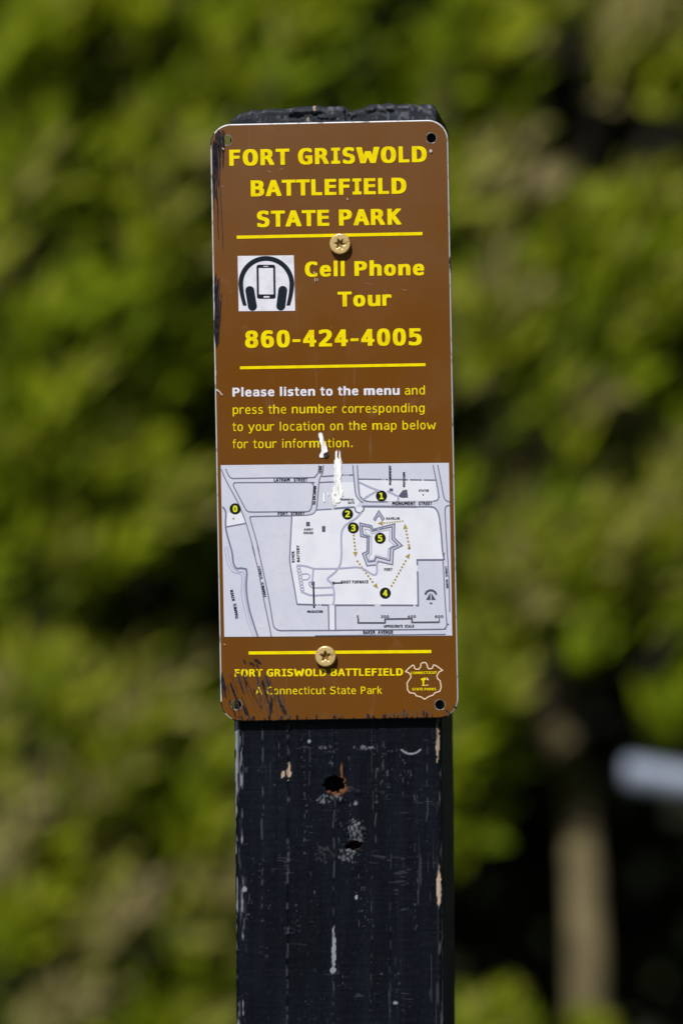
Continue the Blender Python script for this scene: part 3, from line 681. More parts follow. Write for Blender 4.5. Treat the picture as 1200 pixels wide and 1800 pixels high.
for (a, b, c, d, w) in ((416.0, 416.6, 742.0, 411.0, 5.6), (421.9, 646.4, 747.4, 641.2, 5.2), (437, 1148.0, 757.5, 1145.0, 5.6)):
    mb = MB(); ribbon(mb, [P(a, b), P(c, d)], w * PX, -0.0003); mb.build('rule_line', m_yellow, sign)

# headset picture
mb = MB()
fill(mb, [QH(80, 100), QH(1110, 90), QH(1135, 1108), QH(100, 1115)][::-1], -0.00028, 0)
icon = mb.build('headset_icon', [m_white], sign)
def sdf_caps(X, Y, a, b, ra, rb=None):
    rb = ra if rb is None else rb
    ax, ay = a; bx, by = b
    dx, dy = bx - ax, by - ay
    t = np.clip(((X - ax) * dx + (Y - ay) * dy) / (dx * dx + dy * dy + 1e-9), 0, 1)
    return np.hypot(X - ax - t * dx, Y - ay - t * dy) - (ra + (rb - ra) * t)
def raster(mb, fun, x0, y0, x1, y1, step, tf, y, mat=0):
    X, Y = np.meshgrid(np.arange(x0, x1, step), np.arange(y0, y1, step))
    F = np.clip(-fun(X, Y), -3 * step, 3 * step)
    for pl in march(F, x0, y0, step):
        pts = [tf(*q) for q in pl][::-1]
        mb.poly([(q[0], y, q[1]) for q in pts], mat)
def headband(X, Y):
    # half ring above, two straight arms that lean in and narrow below
    cx, cy = 606 + (Y - 610) * 0.012, 615
    k = np.clip((Y - cy) / 400.0, 0, 1)
    r = np.where(Y < cy, np.hypot(X - cx, Y - cy), np.abs(X - cx) + k ** 1.6 * 72)
    return np.maximum(np.abs(r - 468) - (44 - k * 10), Y - 1012)
def phone(X, Y):
    X = X - (Y - 570) * 0.014
    def rr(cx, cy, hw, hh, rad):
        qx = np.abs(X - cx) - hw + rad; qy = np.abs(Y - cy) - hh + rad
        return np.hypot(np.maximum(qx, 0), np.maximum(qy, 0)) + np.minimum(np.maximum(qx, qy), 0) - rad
    out = rr(602, 574, 172, 312, 40)
    for h in (rr(602, 563, 134, 243, 4), rr(602, 290, 48, 8, 5), rr(606, 851, 54, 16, 6)):
        out = np.maximum(out, -h)
    return out
def cups(X, Y):
    return np.minimum(sdf_caps(X, Y, (303, 735), (352, 1025), 82), sdf_caps(X, Y, (908, 733), (872, 1020), 82))
for nm, fn, bx in (('headband', headband, (60, 60, 1150, 1040)), ('phone_outline', phone, (400, 240, 800, 910)), ('ear_pads', cups, (190, 630, 1020, 1130))):
    mb = MB(); raster(mb, fn, *bx, 7.0, QH, -0.00036); mb.build(nm, m_navy, icon)

# map
mb = MB()
fill(mb, [P(388, 817.6), P(788.4, 813.6), P(794.3, 1117), P(394.2, 1119.6)][::-1], -0.00028)
mappanel = mb.build('map_panel', m_mapg, sign)
mb = MB()
yW = -0.00034
fill(mb, [P(513, 906.5), P(545, 905.5), P(553, 900), P(556, 895.5), P(600, 892.5), P(634, 891), P(759, 891.5), P(766, 895), P(771, 906), P(775.5, 940), P(778.5, 983.5), P(733, 983.5), P(734, 1063), P(522.5, 1062.2), P(512.2, 1003), P(509.8, 980), P(511.8, 930)], yW)
fill(mb, [Q5(225, 183), Q5(955, 190), Q5(978, 375), Q5(940, 383), Q5(330, 388), Q5(270, 370), Q5(240, 335)], yW)
fill(mb, [Q4(92, 500), Q4(240, 500), Q4(285, 598), Q4(95, 630)], yW)
fill(mb, [Q5(0, 205), Q5(170, 205), Q5(190, 340), Q5(235, 395), Q5(200, 440), Q5(0, 455)], yW)
for m in (1,):
    fill(mb, [Q6(1080, 570), Q6(1135, 570), Q6(1140, 803), Q6(1084, 803)] if m else [Q6(100, 290), Q6(240, 330), Q6(250, 480), Q6(280, 660), Q6(220, 740), Q6(130, 720)], yW - 0.000004)
mb.build('park_area', m_mapw, mappanel)
yL = -0.0004
mb = MB(); cnt = [0]
def line(Q, pts, w=1.9, k=4, mat=0, closed=False):
    cnt[0] += 1
    q = [Q(*p) for p in pts]
    if k > 1:
        q = smooth(q + ([q[0]] if closed else []), k)
        closed = False
    ribbon(mb, q, w * PX, yL - cnt[0] * 0.0000012, mat, closed)
line(Q4, [(50, 80), (90, 180), (200, 385), (250, 500), (290, 610), (330, 745), (372, 905)])
line(Q4, [(90, 75), (120, 140), (150, 166), (200, 168), (510, 163), (900, 160), (945, 150), (975, 115), (985, 42)])
line(Q4, [(165, 240), (167, 218), (182, 210), (250, 208), (885, 207), (918, 216), (936, 250), (926, 350), (914, 440), (895, 475), (850, 488), (600, 488), (345, 490), (300, 480), (275, 450), (165, 240)])
line(Q4, [(412, 870), (380, 745), (328, 570), (330, 540), (370, 533), (720, 526), (880, 520), (935, 502), (958, 465), (968, 400), (985, 205), (1000, 150), (1018, 118), (1028, 42)])
line(Q4, [(1012, 150), (1130, 142), (1200, 138)], 2.2, 1)
line(Q4, [(987, 207), (1050, 204), (1130, 201), (1200, 200)], 2.0, 1)
line(Q4, [(960, 472), (1050, 466), (1110, 463)], 2.2, 1)
line(Q4, [(1122, 462), (1200, 455), (1330, 445)], 2.4, 1)
line(Q4, [(725, 528), (718, 660), (708, 870), (705, 950), (720, 1060), (746, 1200), (775, 1375)], 2.2)
line(Q4, [(62, 440), (92, 495), (90, 620), (108, 720), (150, 870), (166, 985), (195, 1033)], 3.0)
line(Q6, [(195, 215), (288, 220), (289, 330), (290, 440), (320, 620), (400, 870)], 3.0, 2)
line(Q6, [(80, 0), (95, 110), (115, 180), (160, 245), (235, 270), (246, 330), (243, 480), (290, 690), (335, 820), (352, 870)], 1.3, 4, 1)
line(Q6, [(105, 0), (120, 95), (150, 190), (215, 245), (268, 262), (270, 440), (305, 640), (372, 860)], 1.3, 4, 1)
line(Q4, [(92, 634), (285, 598)], 2.0, 1)
# road right of the slipway and along the park
line(Q5, [(163, 40), (172, 150), (185, 290), (200, 345), (235, 385), (262, 400)])
line(Q5, [(205, 40), (222, 290), (236, 345), (275, 380), (330, 391), (500, 392)])
line(Q5, [(930, 386), (968, 378), (983, 350), (982, 310), (960, 185), (930, 40)])
line(Q5, [(975, 40), (1010, 220), (1030, 330), (1050, 376), (1092, 396)])
line(Q5, [(1092, 428), (1062, 432), (1046, 465), (1050, 600), (1066, 870), (1083, 1150), (1090, 1450)])
line(Q5, [(0, 455), (90, 448), (180, 444)], 3.0, 1)
line(Q5, [(250, 437), (520, 439), (770, 441)], 3.6, 1)
line(Q5, [(770, 441), (905, 441), (955, 460), (985, 520), (1005, 660), (1022, 870), (1040, 950)], 2.6)
for a, b in ((45, 75), (85, 95), (105, 115), (125, 165)):
    line(Q5, [(a, 136), (b, 134)], 2.2, 1)
for a, b in ((220, 440), (450, 462), (475, 500), (515, 650), (662, 690), (708, 825), (842, 960)):
    line(Q5, [(a, 175 + (a - 220) * 0.0135), (b, 175 + (b - 220) * 0.0135)], 2.3, 1)
line(Q5, [(225, 205), (330, 255), (420, 290)], 3.4, 1, 1)
line(Q5, [(260, 370), (330, 325), (392, 290)], 3.4, 1, 1)
line(Q5, [(490, 290), (560, 322), (598, 342), (596, 388)], 3.2, 1, 1)
line(Q5, [(185, 450), (190, 480), (225, 500), (262, 478), (270, 446)], 2.4)
line(Q5, [(250, 490), (200, 545), (130, 590), (85, 625), (58, 680), (52, 760), (55, 870), (45, 985), (0, 1060), (-40, 1095), (-70, 1120), (-75, 1145), (-40, 1175), (-18, 1240), (-16, 1330), (-25, 1378)], 3.2, 4, 1)
line(Q6, [(770, 185), (815, 185), (880, 197), (940, 215), (1060, 216), (1200, 212), (1350, 202), (1420, 222), (1470, 255), (1515, 275), (1538, 250), (1538, 165)], 3.0, 4, 1)
line(Q6, [(818, 270), (875, 264), (897, 290), (875, 318), (822, 322)], 2.2, 4, 1)
line(Q6, [(812, 432), (900, 470), (1000, 470), (1130, 464)], 3.2, 2, 1)
line(Q6, [(930, 225), (922, 330)], 3.0, 1, 1)
line(Q6, [(905, 335), (890, 358), (905, 385), (940, 398), (1110, 395)], 2.8, 3, 1)
for i in range(8):
    yy = 190 + i * 30
    xx = 775 + i * 5
    line(Q6, [(xx + 14, yy), (xx - 2, yy + 8), (xx + 2, yy + 22), (xx + 26, yy + 26), (xx + 30, yy + 8), (xx + 14, yy)], 1.6, 2, 1)
line(Q6, [(932, 370), (938, 590)], 3.0, 1, 2)
line(Q6, [(1120, 354), (1200, 352), (1215, 352)], 2.2, 1, 2)
line(Q6, [(775, 556), (960, 561)], 2.4, 1); line(Q6, [(980, 562), (990, 562)], 2.4, 1); line(Q6, [(1005, 562), (1075, 564), (1080, 806)], 2.2, 1)
line(Q6, [(1142, 806), (1140, 566), (1200, 566)], 2.2, 1)
line(Q7, [(0, 564), (370, 565)], 2.4, 1); line(Q7, [(430, 565), (740, 565)], 2.4, 1); line(Q7, [(765, 566), (788, 566), (784, 300), (781, 240)], 2.6, 1)
line(Q7, [(780, 180), (779, 130), (1026, 129)], 2.6, 1)
line(Q7, [(1026, 131), (1045, 520), (1060, 720), (1058, 765), (1040, 788), (1000, 794), (500, 800), (0, 805)], 1.8, 3)
line(Q7, [(1040, 60), (1028, 129)], 1.6, 1)
line(Q6, [(395, 0), (430, 150), (500, 480), (543, 735), (560, 780), (600, 806), (700, 808), (1190, 806)], 1.9)
line(Q6, [(528, 868), (505, 740), (465, 555), (400, 210), (345, 0)], 1.9, 1)
line(Q7, [(-200, 858), (300, 852), (1050, 843)], 1.6, 1)
mb.build('street_lines', [m_line, m_line2, m_ink], mappanel)
# fort
mb = MB()
outer = [(205, 362), (395, 407), (425, 468), (490, 447), (770, 376), (764, 605), (893, 730), (748, 800), (735, 1040), (502, 985), (480, 1042), (322, 1058), (247, 857), (322, 826), (326, 600), (220, 580)]
mid = [(242, 408), (375, 434), (408, 497), (510, 470), (728, 424), (725, 625), (822, 722), (700, 775), (690, 975), (470, 915), (446, 982), (345, 992), (300, 880), (352, 850), (356, 585), (256, 552)]
inner = [(285, 462), (360, 470), (398, 540), (520, 500), (690, 470), (682, 650), (765, 716), (668, 778), (655, 940), (460, 885), (430, 962), (362, 968), (348, 900), (394, 860), (392, 580), (300, 530)]
mo = [QF(*q) for q in outer]; mm_ = [QF(*q) for q in mid]; mi = [QF(*q) for q in inner]
n_ = len(outer)
for i in range(n_):
    j = (i + 1) % n_
    mb.poly([(q[0], -0.000345 - 0.000001 * i, q[1]) for q in (mo[i], mm_[i], mm_[j], mo[j])], 0)
ribbon(mb, mo, 2.3 * PX, -0.00040, 1, True); ribbon(mb, mm_, 2.5 * PX, -0.000404, 1, True); ribbon(mb, mi, 1.6 * PX, -0.000408, 2, True)
fill(mb, [QF(*q) for q in ((512, 160), (430, 300), (452, 328), (500, 250), (528, 250), (570, 325), (602, 295))], -0.00036, 2)
ribbon(mb, [QF(*q) for q in ((512, 160), (430, 300), (452, 328), (500, 250), (528, 250), (570, 325), (602, 295))], 1.6 * PX, -0.00041, 1, True)
ribbon(mb, [QF(500, 450), QF(530, 560)], 3 * PX, -0.000412, 2)
mb.build('fort_plan', [m_mapg, m_line, m_line2], mappanel)
# buildings, scale bar, compass
m_slate = material('slate map print', (0.07, 0.08, 0.13), 0.5)
for Q, x0, y0, x1, y1 in ((Q4, 862, 585, 898, 628), (Q4, 1014, 625, 1046, 682), (Q5, 513, 265, 548, 293), (Q6, 912, 338, 944, 374), (Q6, 1110, 340, 1134, 370),
                          (Q4, 160, 546, 172, 562), (Q5, 830, 318, 842, 334), (Q7, 1068, 742, 1082, 754), (Q6, 929, 572, 945, 590)):
    mb = MB()
    fill(mb, [Q(x0, y0), Q(x0, y1), Q(x1, y1), Q(x1, y0)], -0.00041)
    mb.build('building_symbol', m_slate, mappanel)
mb = MB()
fill(mb, [Q5(*q) for q in ((600, 335), (642, 282), (682, 276), (692, 352), (640, 356), (606, 346))], -0.00041)
mb.build('building_symbol', m_slate, mappanel)
mb = MB()
for k, pts in enumerate((((215, 690), (215, 735), (472, 735)), ((472, 740), (472, 699), (728, 694)), ((728, 690), (730, 730), (990, 728)), ((990, 733), (990, 688)))):
    ribbon(mb, [Q7(*q) for q in pts], (2.9 if k < 3 else 1.8) * PX, -0.0004 - k * 0.000002)
for s, x, w in (('0', 211, 20), ('200', 470, 78), ('400', 727, 80), ('600', 988, 80)):
    put_text(mb, s, 1, Q7(x - w / 2, 687), Q7(x + w / 2, 686), 4.6 * PX, -0.00042)
mb.build('scale_bar', m_line if False else material('scale bar ink', (0.07, 0.08, 0.11), 0.5), mappanel)
mb = MB()
ribbon(mb, smooth([Q7(*q) for q in ((856, 464), (872, 436), (908, 422), (946, 436), (962, 464))], 4), 3.6 * PX, -0.0004)
fill(mb, [Q7(*q) for q in ((905, 445), (880, 485), (864, 512), (905, 516))], -0.00041)
fill(mb, [Q7(*q) for q in ((915, 445), (938, 485), (956, 512), (915, 516))], -0.00041)
put_text(mb, 'N', 1, Q7(900, 556), Q7(922, 556), 3.4 * PX, -0.00042)
mb.build('compass_rose', material('compass ink', (0.06, 0.065, 0.11), 0.5), mappanel)
# route
mb = MB()
def dots(Q, a, b, n, r=2.0):
    for i in range(n):
        t = i / (n - 1)
        disc(mb, Q(a[0] + (b[0] - a[0]) * t, a[1] + (b[1] - a[1]) * t), r * PX, -0.00042, 0, 8)
def arrow(Q, x, y, dx, dy, s=30):
    l = math.hypot(dx, dy); dx /= l; dy /= l
    fill(mb, [Q(x + dx * s, y + dy * s), Q(x - dx * s * .7 - dy * s * .75, y - dy * s * .7 + dx * s * .75), Q(x - dx * s * .7 + dy * s * .75, y - dy * s * .7 - dx * s * .75)], -0.000424)
dots(Q5, (640, 578), (465, 597), 8, 1.5); arrow(Q5, 430, 600, -1, 0.05)
dots(Q5, (705, 840), (674, 672), 6); arrow(Q5, 665, 632, -0.1, -1)
dots(Q5, (172, 715), (186, 850), 5); arrow(Q7, 188, 76, 0.05, 1)
dots(Q7, (208, 145), (352, 342), 8); arrow(Q7, 386, 384, 0.6, 0.8)
dots(Q7, (535, 380), (668, 142), 9); arrow(Q7, 694, 94, 0.55, -0.83)
dots(Q7, (700, 20), (704, 10), 2)
mb.build('route_arrows', m_gold, mappanel)
# numbered markers
for s, c in (('0', Q4(182, 460)), ('1', Q5(437, 337)), ('2', Q5(113, 510)), ('3', Q5(168, 643)), ('4', Q7(474, 450)), ('5', Q5(425, 742))):
    mb = MB()
    disc(mb, c, 9.8 * PX, -0.00044, 0)
    w = (4.0 if s != '1' else 3.6) * PX
    put_text(mb, s, 1, (c[0] - w, c[1] - 5.6 * PX), (c[0] + w, c[1] - 5.6 * PX), 11.2 * PX, -0.0005, 1)
    o = mb.build('number_marker', [m_black, m_num], mappanel)
# names on the map
mb = MB()
def name(s, Q, a, b, cap):
    put_text(mb, s, 1, Q(*a), Q(*b), cap * 1.08 * PX, -0.00046)
name('LATHAM', Q4, (553, 198), (706, 197), 5.4); name('STREET', Q4, (744, 197), (874, 196), 5.4)
name('FORT', Q4, (590, 523), (684, 522), 5.4); name('STREET', Q4, (716, 522), (847, 521), 5.4)
name('SLOCUMB', Q4, (950, 420), (960, 240), 5.0); name('TERR', Q4, (1012, 122), (1014, 48), 4.4)
name('AVERY', Q4, (842, 669), (928, 668), 3.6); name('HOUSE', Q4, (838, 702), (930, 701), 3.6)
name('MONUMENT', Q5, (540, 424), (762, 423), 5.6); name('STREET', Q5, (792, 423), (922, 422), 5.6)
name('MONUMENT', Q5, (532, 232), (530, 44), 3.8); name('MUSEUM', Q5, (665, 252), (664, 108), 3.8)
name('STATUE', Q5, (794, 296), (890, 295), 3.6); name('MEMORIAL', Q5, (48, 381), (178, 380), 3.2); name('GATE', Q5, (117, 412), (178, 411), 3.6)
name('RAVELIN', Q5, (482, 565), (610, 564), 4.0)
name('THAMES', Q6, (482, 488), (452, 345), 4.8); name('STREET', Q6, (446, 312), (420, 186), 4.8)
name('THAMES', Q6, (214, 694), (190, 548), 4.8); name('RIVER', Q6, (180, 520), (160, 414), 4.8)
name('RIVER', Q6, (752, 156), (750, 48), 4.6); name('BATTERY', Q6, (802, 152), (796, -8), 4.6)
name('SHOT', Q7, (50, 358), (144, 357), 4.8); name('FURNACE', Q7, (158, 357), (312, 355), 4.8)
name('FORT', Q7, (464, 237), (542, 236), 4.6); name('MAGAZINE', Q6, (872, 638), (1022, 637), 3.8)
name('SMITH', Q7, (1078, 402), (1072, 318), 3.4); name('STREET', Q7, (1070, 290), (1064, 190), 3.4)
name('APPROXIMATE', Q7, (460, 780), (640, 779), 4.4); name('SCALE', Q7, (660, 779), (748, 778), 4.4)
name('BAKER', Q7, (262, 841), (378, 840), 5.4); name('AVENUE', Q7, (405, 839), (548, 838), 5.4)
mb.build('street_names', m_ink, mappanel)
# crest
mb = MB()
crest = [(135, 440), (200, 372), (275, 315), (298, 328), (305, 370), (330, 394), (390, 394), (422, 350), (430, 292), (460, 268), (520, 268), (545, 300), (558, 365), (585, 387), (645, 378), (665, 318), (700, 315), (770, 360), (842, 415), (775, 447), (735, 520), (745, 570), (798, 620), (815, 740), (790, 815), (700, 845), (660, 890), (575, 920), (500, 970), (430, 925), (340, 903), (310, 858), (215, 845), (175, 790), (165, 660), (195, 610), (240, 550), (230, 500), (195, 462)]
ribbon(mb, [QC(*q) for q in crest], 2.0 * PX, -0.0003, 0, True)
put_text(mb, 'CONNECTICUT', 2, QC(235, 490), QC(732, 482), 4.4 * PX, -0.0003, 1)
put_text(mb, 'STATE PARKS', 2, QC(262, 802), QC(718, 798), 4.4 * PX, -0.0003, 1)
for pts in (((440, 570), (520, 552), (528, 590), (492, 612), (490, 690), (520, 714), (440, 714), (462, 690), (458, 612), (425, 596)), ):
    fill(mb, [QC(*q) for q in pts], -0.0003, 1)
for pts in (((540, 545), (580, 590), (572, 612), (535, 590)), ((500, 695), (575, 690), (575, 704), (530, 712))):
    fill(mb, [QC(*q) for q in pts], -0.000304, 0)
mb.build('park_crest', [m_cream, m_yellow], sign)

# paint dragged over the edges when the post was painted
mb = MB(); zz = [0]
def low_edge(x): return 1262.6 - (x - 587) * 0.0183
def stroke(x0, y0, x1, y1, w, mat=0, bend=0.0):
    zz[0] += 1
    n = 7
    pts = []
    for i in range(n):
        t = i / (n - 1)
        px_ = x0 + (x1 - x0) * t + bend * math.sin(math.pi * t) + random.uniform(-.5, .5)
        py_ = y0 + (y1 - y0) * t
        pts.append((px_, py_, w * (0.25 + 0.75 * math.sin(math.pi * min(1, 0.12 + t * 0.86))) * random.uniform(.6, 1.15)))
    Lp = [P(a - b / 2, c) for a, c, b in pts]; Rp = [P(a + b / 2, c) for a, c, b in pts]
    for i in range(n - 1):
        mb.poly([(q[0], -0.00056 - zz[0] * 0.0000008, q[1]) for q in (Lp[i + 1], Rp[i + 1], Rp[i], Lp[i])], mat)
def edge_x(py):
    return 369.0 + max(0, 252 - py) ** 2 * 0.018 + (py - 250) * 0.0184
for i in range(26):                                     # left edge, top
    y0 = random.uniform(226, 262); x0 = edge_x(y0) + random.uniform(2.0, 15)
    d = x0 - edge_x(y0)
    stroke(x0, y0, x0 + random.uniform(-1, 1), y0 + random.uniform(40, 110) * (1.25 - d / 18), random.uniform(2.5, 5), 0)
for x, y0, y1 in ((373, 300, 375), (376, 310, 350), (380, 300, 420), (386, 320, 400), (388, 350, 440), (383, 260, 340)):
    stroke(x, y0, x + 4, y1, 2.0, 0 if x < 382 else 1)
for i in range(22):                                     # left edge, lower brush mark
    d = random.uniform(2.0, 15)
    y0 = random.uniform(478, 540) + d * 0.5
    stroke(edge_x(y0) + d + 2, y0, edge_x(600) + d * 0.62, y0 + random.uniform(30, 75), random.uniform(1.4, 3.2), 0 if d < 9 else random.choice((0, 1)))
for i in range(12):
    d = random.uniform(1.5, 9)
    stroke(edge_x(560) + d, random.uniform(540, 570), edge_x(600) + d, random.uniform(585, 612), random.uniform(2.5, 5), 0)
for i in range(52):                                     # bottom left corner
    x0 = random.uniform(398, 500); y0 = random.uniform(1172, 1232) + max(0, (x0 - 440)) * 0.35
    l = random.uniform(14, 46)
    l = min(l, low_edge(x0 + l * .3) - y0)
    if l < 4: continue
    stroke(x0, y0, x0 + l * random.uniform(.15, .42), y0 + l, random.uniform(0.8, 2.6), random.choice((0, 1, 1)), random.uniform(-2, 2))
for (a, b, c, d, w) in ((427, 1185, 434, 1206, 5), (461, 1196, 469, 1228, 6), (467, 1188, 473, 1206, 4), (405, 1200, 413, 1222, 5), (410, 1212, 422, 1258, 5), (393, 1196, 397, 1226, 5), (428, 1240, 435, 1260, 6),
                        (478, 1226, 474, 1258, 5), (488, 1222, 499, 1256, 4), (496, 1240, 506, 1262, 6), (448, 1158, 458, 1166, 9), (440, 1164, 447, 1170, 7), (450, 1166, 456, 1178, 4), (428, 1158, 431, 1166, 4), (417, 1226, 420, 1246, 4)):
    stroke(a, b, c, d, w, 0)
for i in range(46):                                     # along the bottom edge
    x0 = random.uniform(410, 790); l = random.uniform(2, 9) * (1.6 if x0 > 700 else 1)
    stroke(x0, low_edge(x0) - l, x0 + random.uniform(-2, 3), low_edge(x0), random.uniform(2, 6), random.choice((0, 1)))
for (a, b, c, d, w) in ((783, 1247, 792, 1256, 5), (797, 1240, 802, 1246, 5), (790, 452, 791.5, 480, 4), (389.5, 1182, 391, 1226, 4), (392, 1190, 395, 1224, 3)):
    stroke(a, b, c, d, w, 0)
mb.build('paint_smear', [m_smear, m_smear2], sign)
m_scr = material('scratched bare print', (0.50, 0.43, 0.40), 0.6, 0, .2)
for (a, b, c, d, w) in ((378, 640, 380, 660, 3), (381, 684, 387, 690, 5), (386, 688, 391, 695, 3.5), (552, 477, 552.5, 481, 2.2), (553, 488, 554, 496, 1.8), (557.5, 489, 558.5, 494, 1.8), (391, 259, 394, 263, 3), (394, 1132, 396, 1134, 3),
                        (756, 263, 757, 269, 5), (470, 300, 478, 303, 1.2), (492, 298, 498, 296, 1.2), (386, 326, 394, 328, 1.0), (374, 330, 382, 331, 1.0), (610, 348, 611, 352, 2.0), (456, 342, 457, 345, 1.5), (640, 497, 655, 500, .8), (706, 508, 716, 512, .9)):
    mb = MB()
    stroke(a, b, c, d, w, 0)
    mb.build('scratch_mark', m_scr, sign)
for h in holes:
    mb = MB()
    n = 26
    for i in range(n):
        a0, a1 = 2 * math.pi * i / n, 2 * math.pi * (i + 1) / n
        ro = lambda a: 0.00242 + 0.0002 * math.sin(3 * a + h[0] * 900)
        mb.poly([(h[0] + math.cos(a) * r_, -0.0003, h[1] + math.sin(a) * r_) for a, r_ in ((a0, 0.0021), (a1, 0.0021), (a1, ro(a1)), (a0, ro(a0)))])
    mb.build('hole_rim', material('bare hole rim', (0.20, 0.16, 0.14), 0.45, 0.3) if h is holes[0] else bpy.data.materials['bare hole rim'], sign)

# bird droppings running down the sign
def wob(X, Y, seed, s=3.0):
    return (vnoise(X, Y, s, s * 1.8, seed) - 0.5)
def drop1(X, Y):
    d = sdf_caps(X, Y, (563.5, 764), (565, 774), 3.2, 3.4)
    for a, b, ra, rb in (((565, 774), (569, 784), 3.2, 3.6), ((569, 784), (570.5, 793), 4.0, 5.0), ((570.5, 793), (565.5, 800), 4.6, 4.0)):
        d = np.minimum(d, sdf_caps(X, Y, a, b, ra, rb))
    return d + wob(X, Y, 7, 2.2) * 2.2
def drop1b(X, Y):
    return np.hypot((X - 573.2) / 0.85, Y - 799.5) - 5.2 + wob(X, Y, 8) * 3
def drop2(X, Y):
    d = sdf_caps(X, Y, (593.5, 796), (594, 818), 4.2, 6.2)
    for a, b, ra, rb in (((594, 818), (592.5, 846), 6.0, 5.6), ((592.5, 846), (596, 866), 5.4, 6.6), ((592.5, 848), (588, 872), 4.6, 5.0), ((588, 872), (588, 884), 5.0, 3.2), ((596, 866), (593, 880), 5.0, 4.0), ((588, 874), (596, 872), 5, 4), ((595, 868), (600, 868), 3, 1.5)):
        d = np.minimum(d, sdf_caps(X, Y, a, b, ra, rb))
    st = vnoise(X, Y, 1.7, 14, 12)
    d = d + wob(X, Y, 9, 2.4) * 2.6 + sstep(800 - Y + st * 14, 0, 8) * sstep(st, 0.42, 0.6) * 9
    for c, r in (((593.8, 860), (1.0, 4.0)), ((589.5, 870.5), (2.4, 2.6)), ((591.5, 846), (0.7, 3)), ((592, 886), (2, 3)), ((593.2, 836), (0.5, 3))):
        d = np.maximum(d, (1 - np.hypot((X - c[0]) / r[0], (Y - c[1]) / r[1])) * min(r))
    return d
def drop3(X, Y):
    d = sdf_caps(X, Y, (569, 868), (569.5, 881), 1.0, 1.4)
    return np.minimum(d, np.minimum(sdf_caps(X, Y, (577, 866), (577, 870), .9), sdf_caps(X, Y, (602, 872), (604, 870), .8)))
mb = MB()
raster(mb, drop1, 552, 755, 585, 815, 0.5, P, -0.00068, 0)
raster(mb, drop1b, 560, 785, 585, 812, 0.5, P, -0.00072, 1)
raster(mb, drop2, 575, 780, 612, 898, 0.5, P, -0.00068, 0)
raster(mb, drop3, 560, 860, 610, 888, 0.5, P, -0.00066, 0)
raster(mb, lambda X, Y: drop2(X, Y) - 1.8, 572, 776, 615, 902, 0.7, P, -0.00064, 2)
raster(mb, lambda X, Y: drop1(X, Y) - 1.3, 550, 752, 585, 815, 0.7, P, -0.00064, 2)
mb.build('bird_dropping', [m_drop, m_dark, m_thin], sign)

# screws
def star(r0, r1, n, ph):
    pts = []
    for i in range(n * 8):
        a = 2 * math.pi * i / (n * 8)
        k = 0.5 + 0.5 * math.cos(n * (a - ph))
        rr_ = r1 + (r0 - r1) * k ** 0.8
        pts.append((rr_ * math.cos(a), rr_ * math.sin(a)))
    return pts
for (sx_, sy_, ph, lb) in ((598, 429, 0.4, 'upper'), (572.6, 1153.6, 0.35, 'lower')):
    c = P(sx_, sy_)
    me = curve_mesh('screw', [ring((0, 0), 0.0039, 40), star(0.0029, 0.0018, 6 if lb == 'upper' else 5, R(90) + ph * (lb == 'upper'))], 0.0008, 0.00055, 4)
    # flat washer rim flares a little towards the plate
    for v in me.vertices:
        r_ = math.hypot(v.co.x, v.co.z)
        if r_ > 0.003 and v.co.y > 0.0:
            v.co.x *= 1.03; v.co.z *= 1.03
    me.polygons.foreach_set('use_smooth', [len(p.vertices) <= 4 for p in me.polygons])
    s = link('screw', me, m_screw, sign)
    s.location = (c[0], -0.0019, c[1])
    rb = MB()
    n = 24
    for i in range(n):
        a0, a1 = 2 * math.pi * i / n, 2 * math.pi * (i + 1) / n
        rb.add([(0, 0.0004, 0), (0.0029 * math.cos(a0), 0.0000, 0.0029 * math.sin(a0)), (0.0029 * math.cos(a1), 0.0000, 0.0029 * math.sin(a1))], [[0, 1, 2]])
    rb.build('star_recess', m_recess, s)

# ------------------------------------------------------------------ foliage
def leaf_material(name, ramp, trans=0.35, rough=0.45):
    m = bpy.data.materials.new(name)
    m.use_nodes = True
    nt = m.node_tree
    b = nt.nodes['Principled BSDF']; out = nt.nodes['Material Output']
    at = N(m, 'ShaderNodeAttribute', attribute_name='tint')
    cr = N(m, 'ShaderNodeValToRGB')
    el = cr.color_ramp.elements
    el[0].position, el[0].color = ramp[0][0], (*ramp[0][1], 1)
    el[1].position, el[1].color = ramp[-1][0], (*ramp[-1][1], 1)
    for p, c in ramp[1:-1]:
        e = el.new(p); e.color = (*c, 1)
    tr = N(m, 'ShaderNodeBsdfTranslucent')
    mx = N(m, 'ShaderNodeMixShader')
    mx.inputs[0].default_value = trans
    nt.links.new(at.outputs['Fac'], cr.inputs[0])
    nt.links.new(cr.outputs[0], b.inputs['Base Color'])
    nt.links.new(cr.outputs[0], tr.inputs['Color'])
    b.inputs['Roughness'].default_value = rough
    b.inputs['Specular IOR Level'].default_value = 0.35
    nt.links.new(b.outputs[0], mx.inputs[1]); nt.links.new(tr.outputs[0], mx.inputs[2])
    nt.links.new(mx.outputs[0], out.inputs[0])
    return m

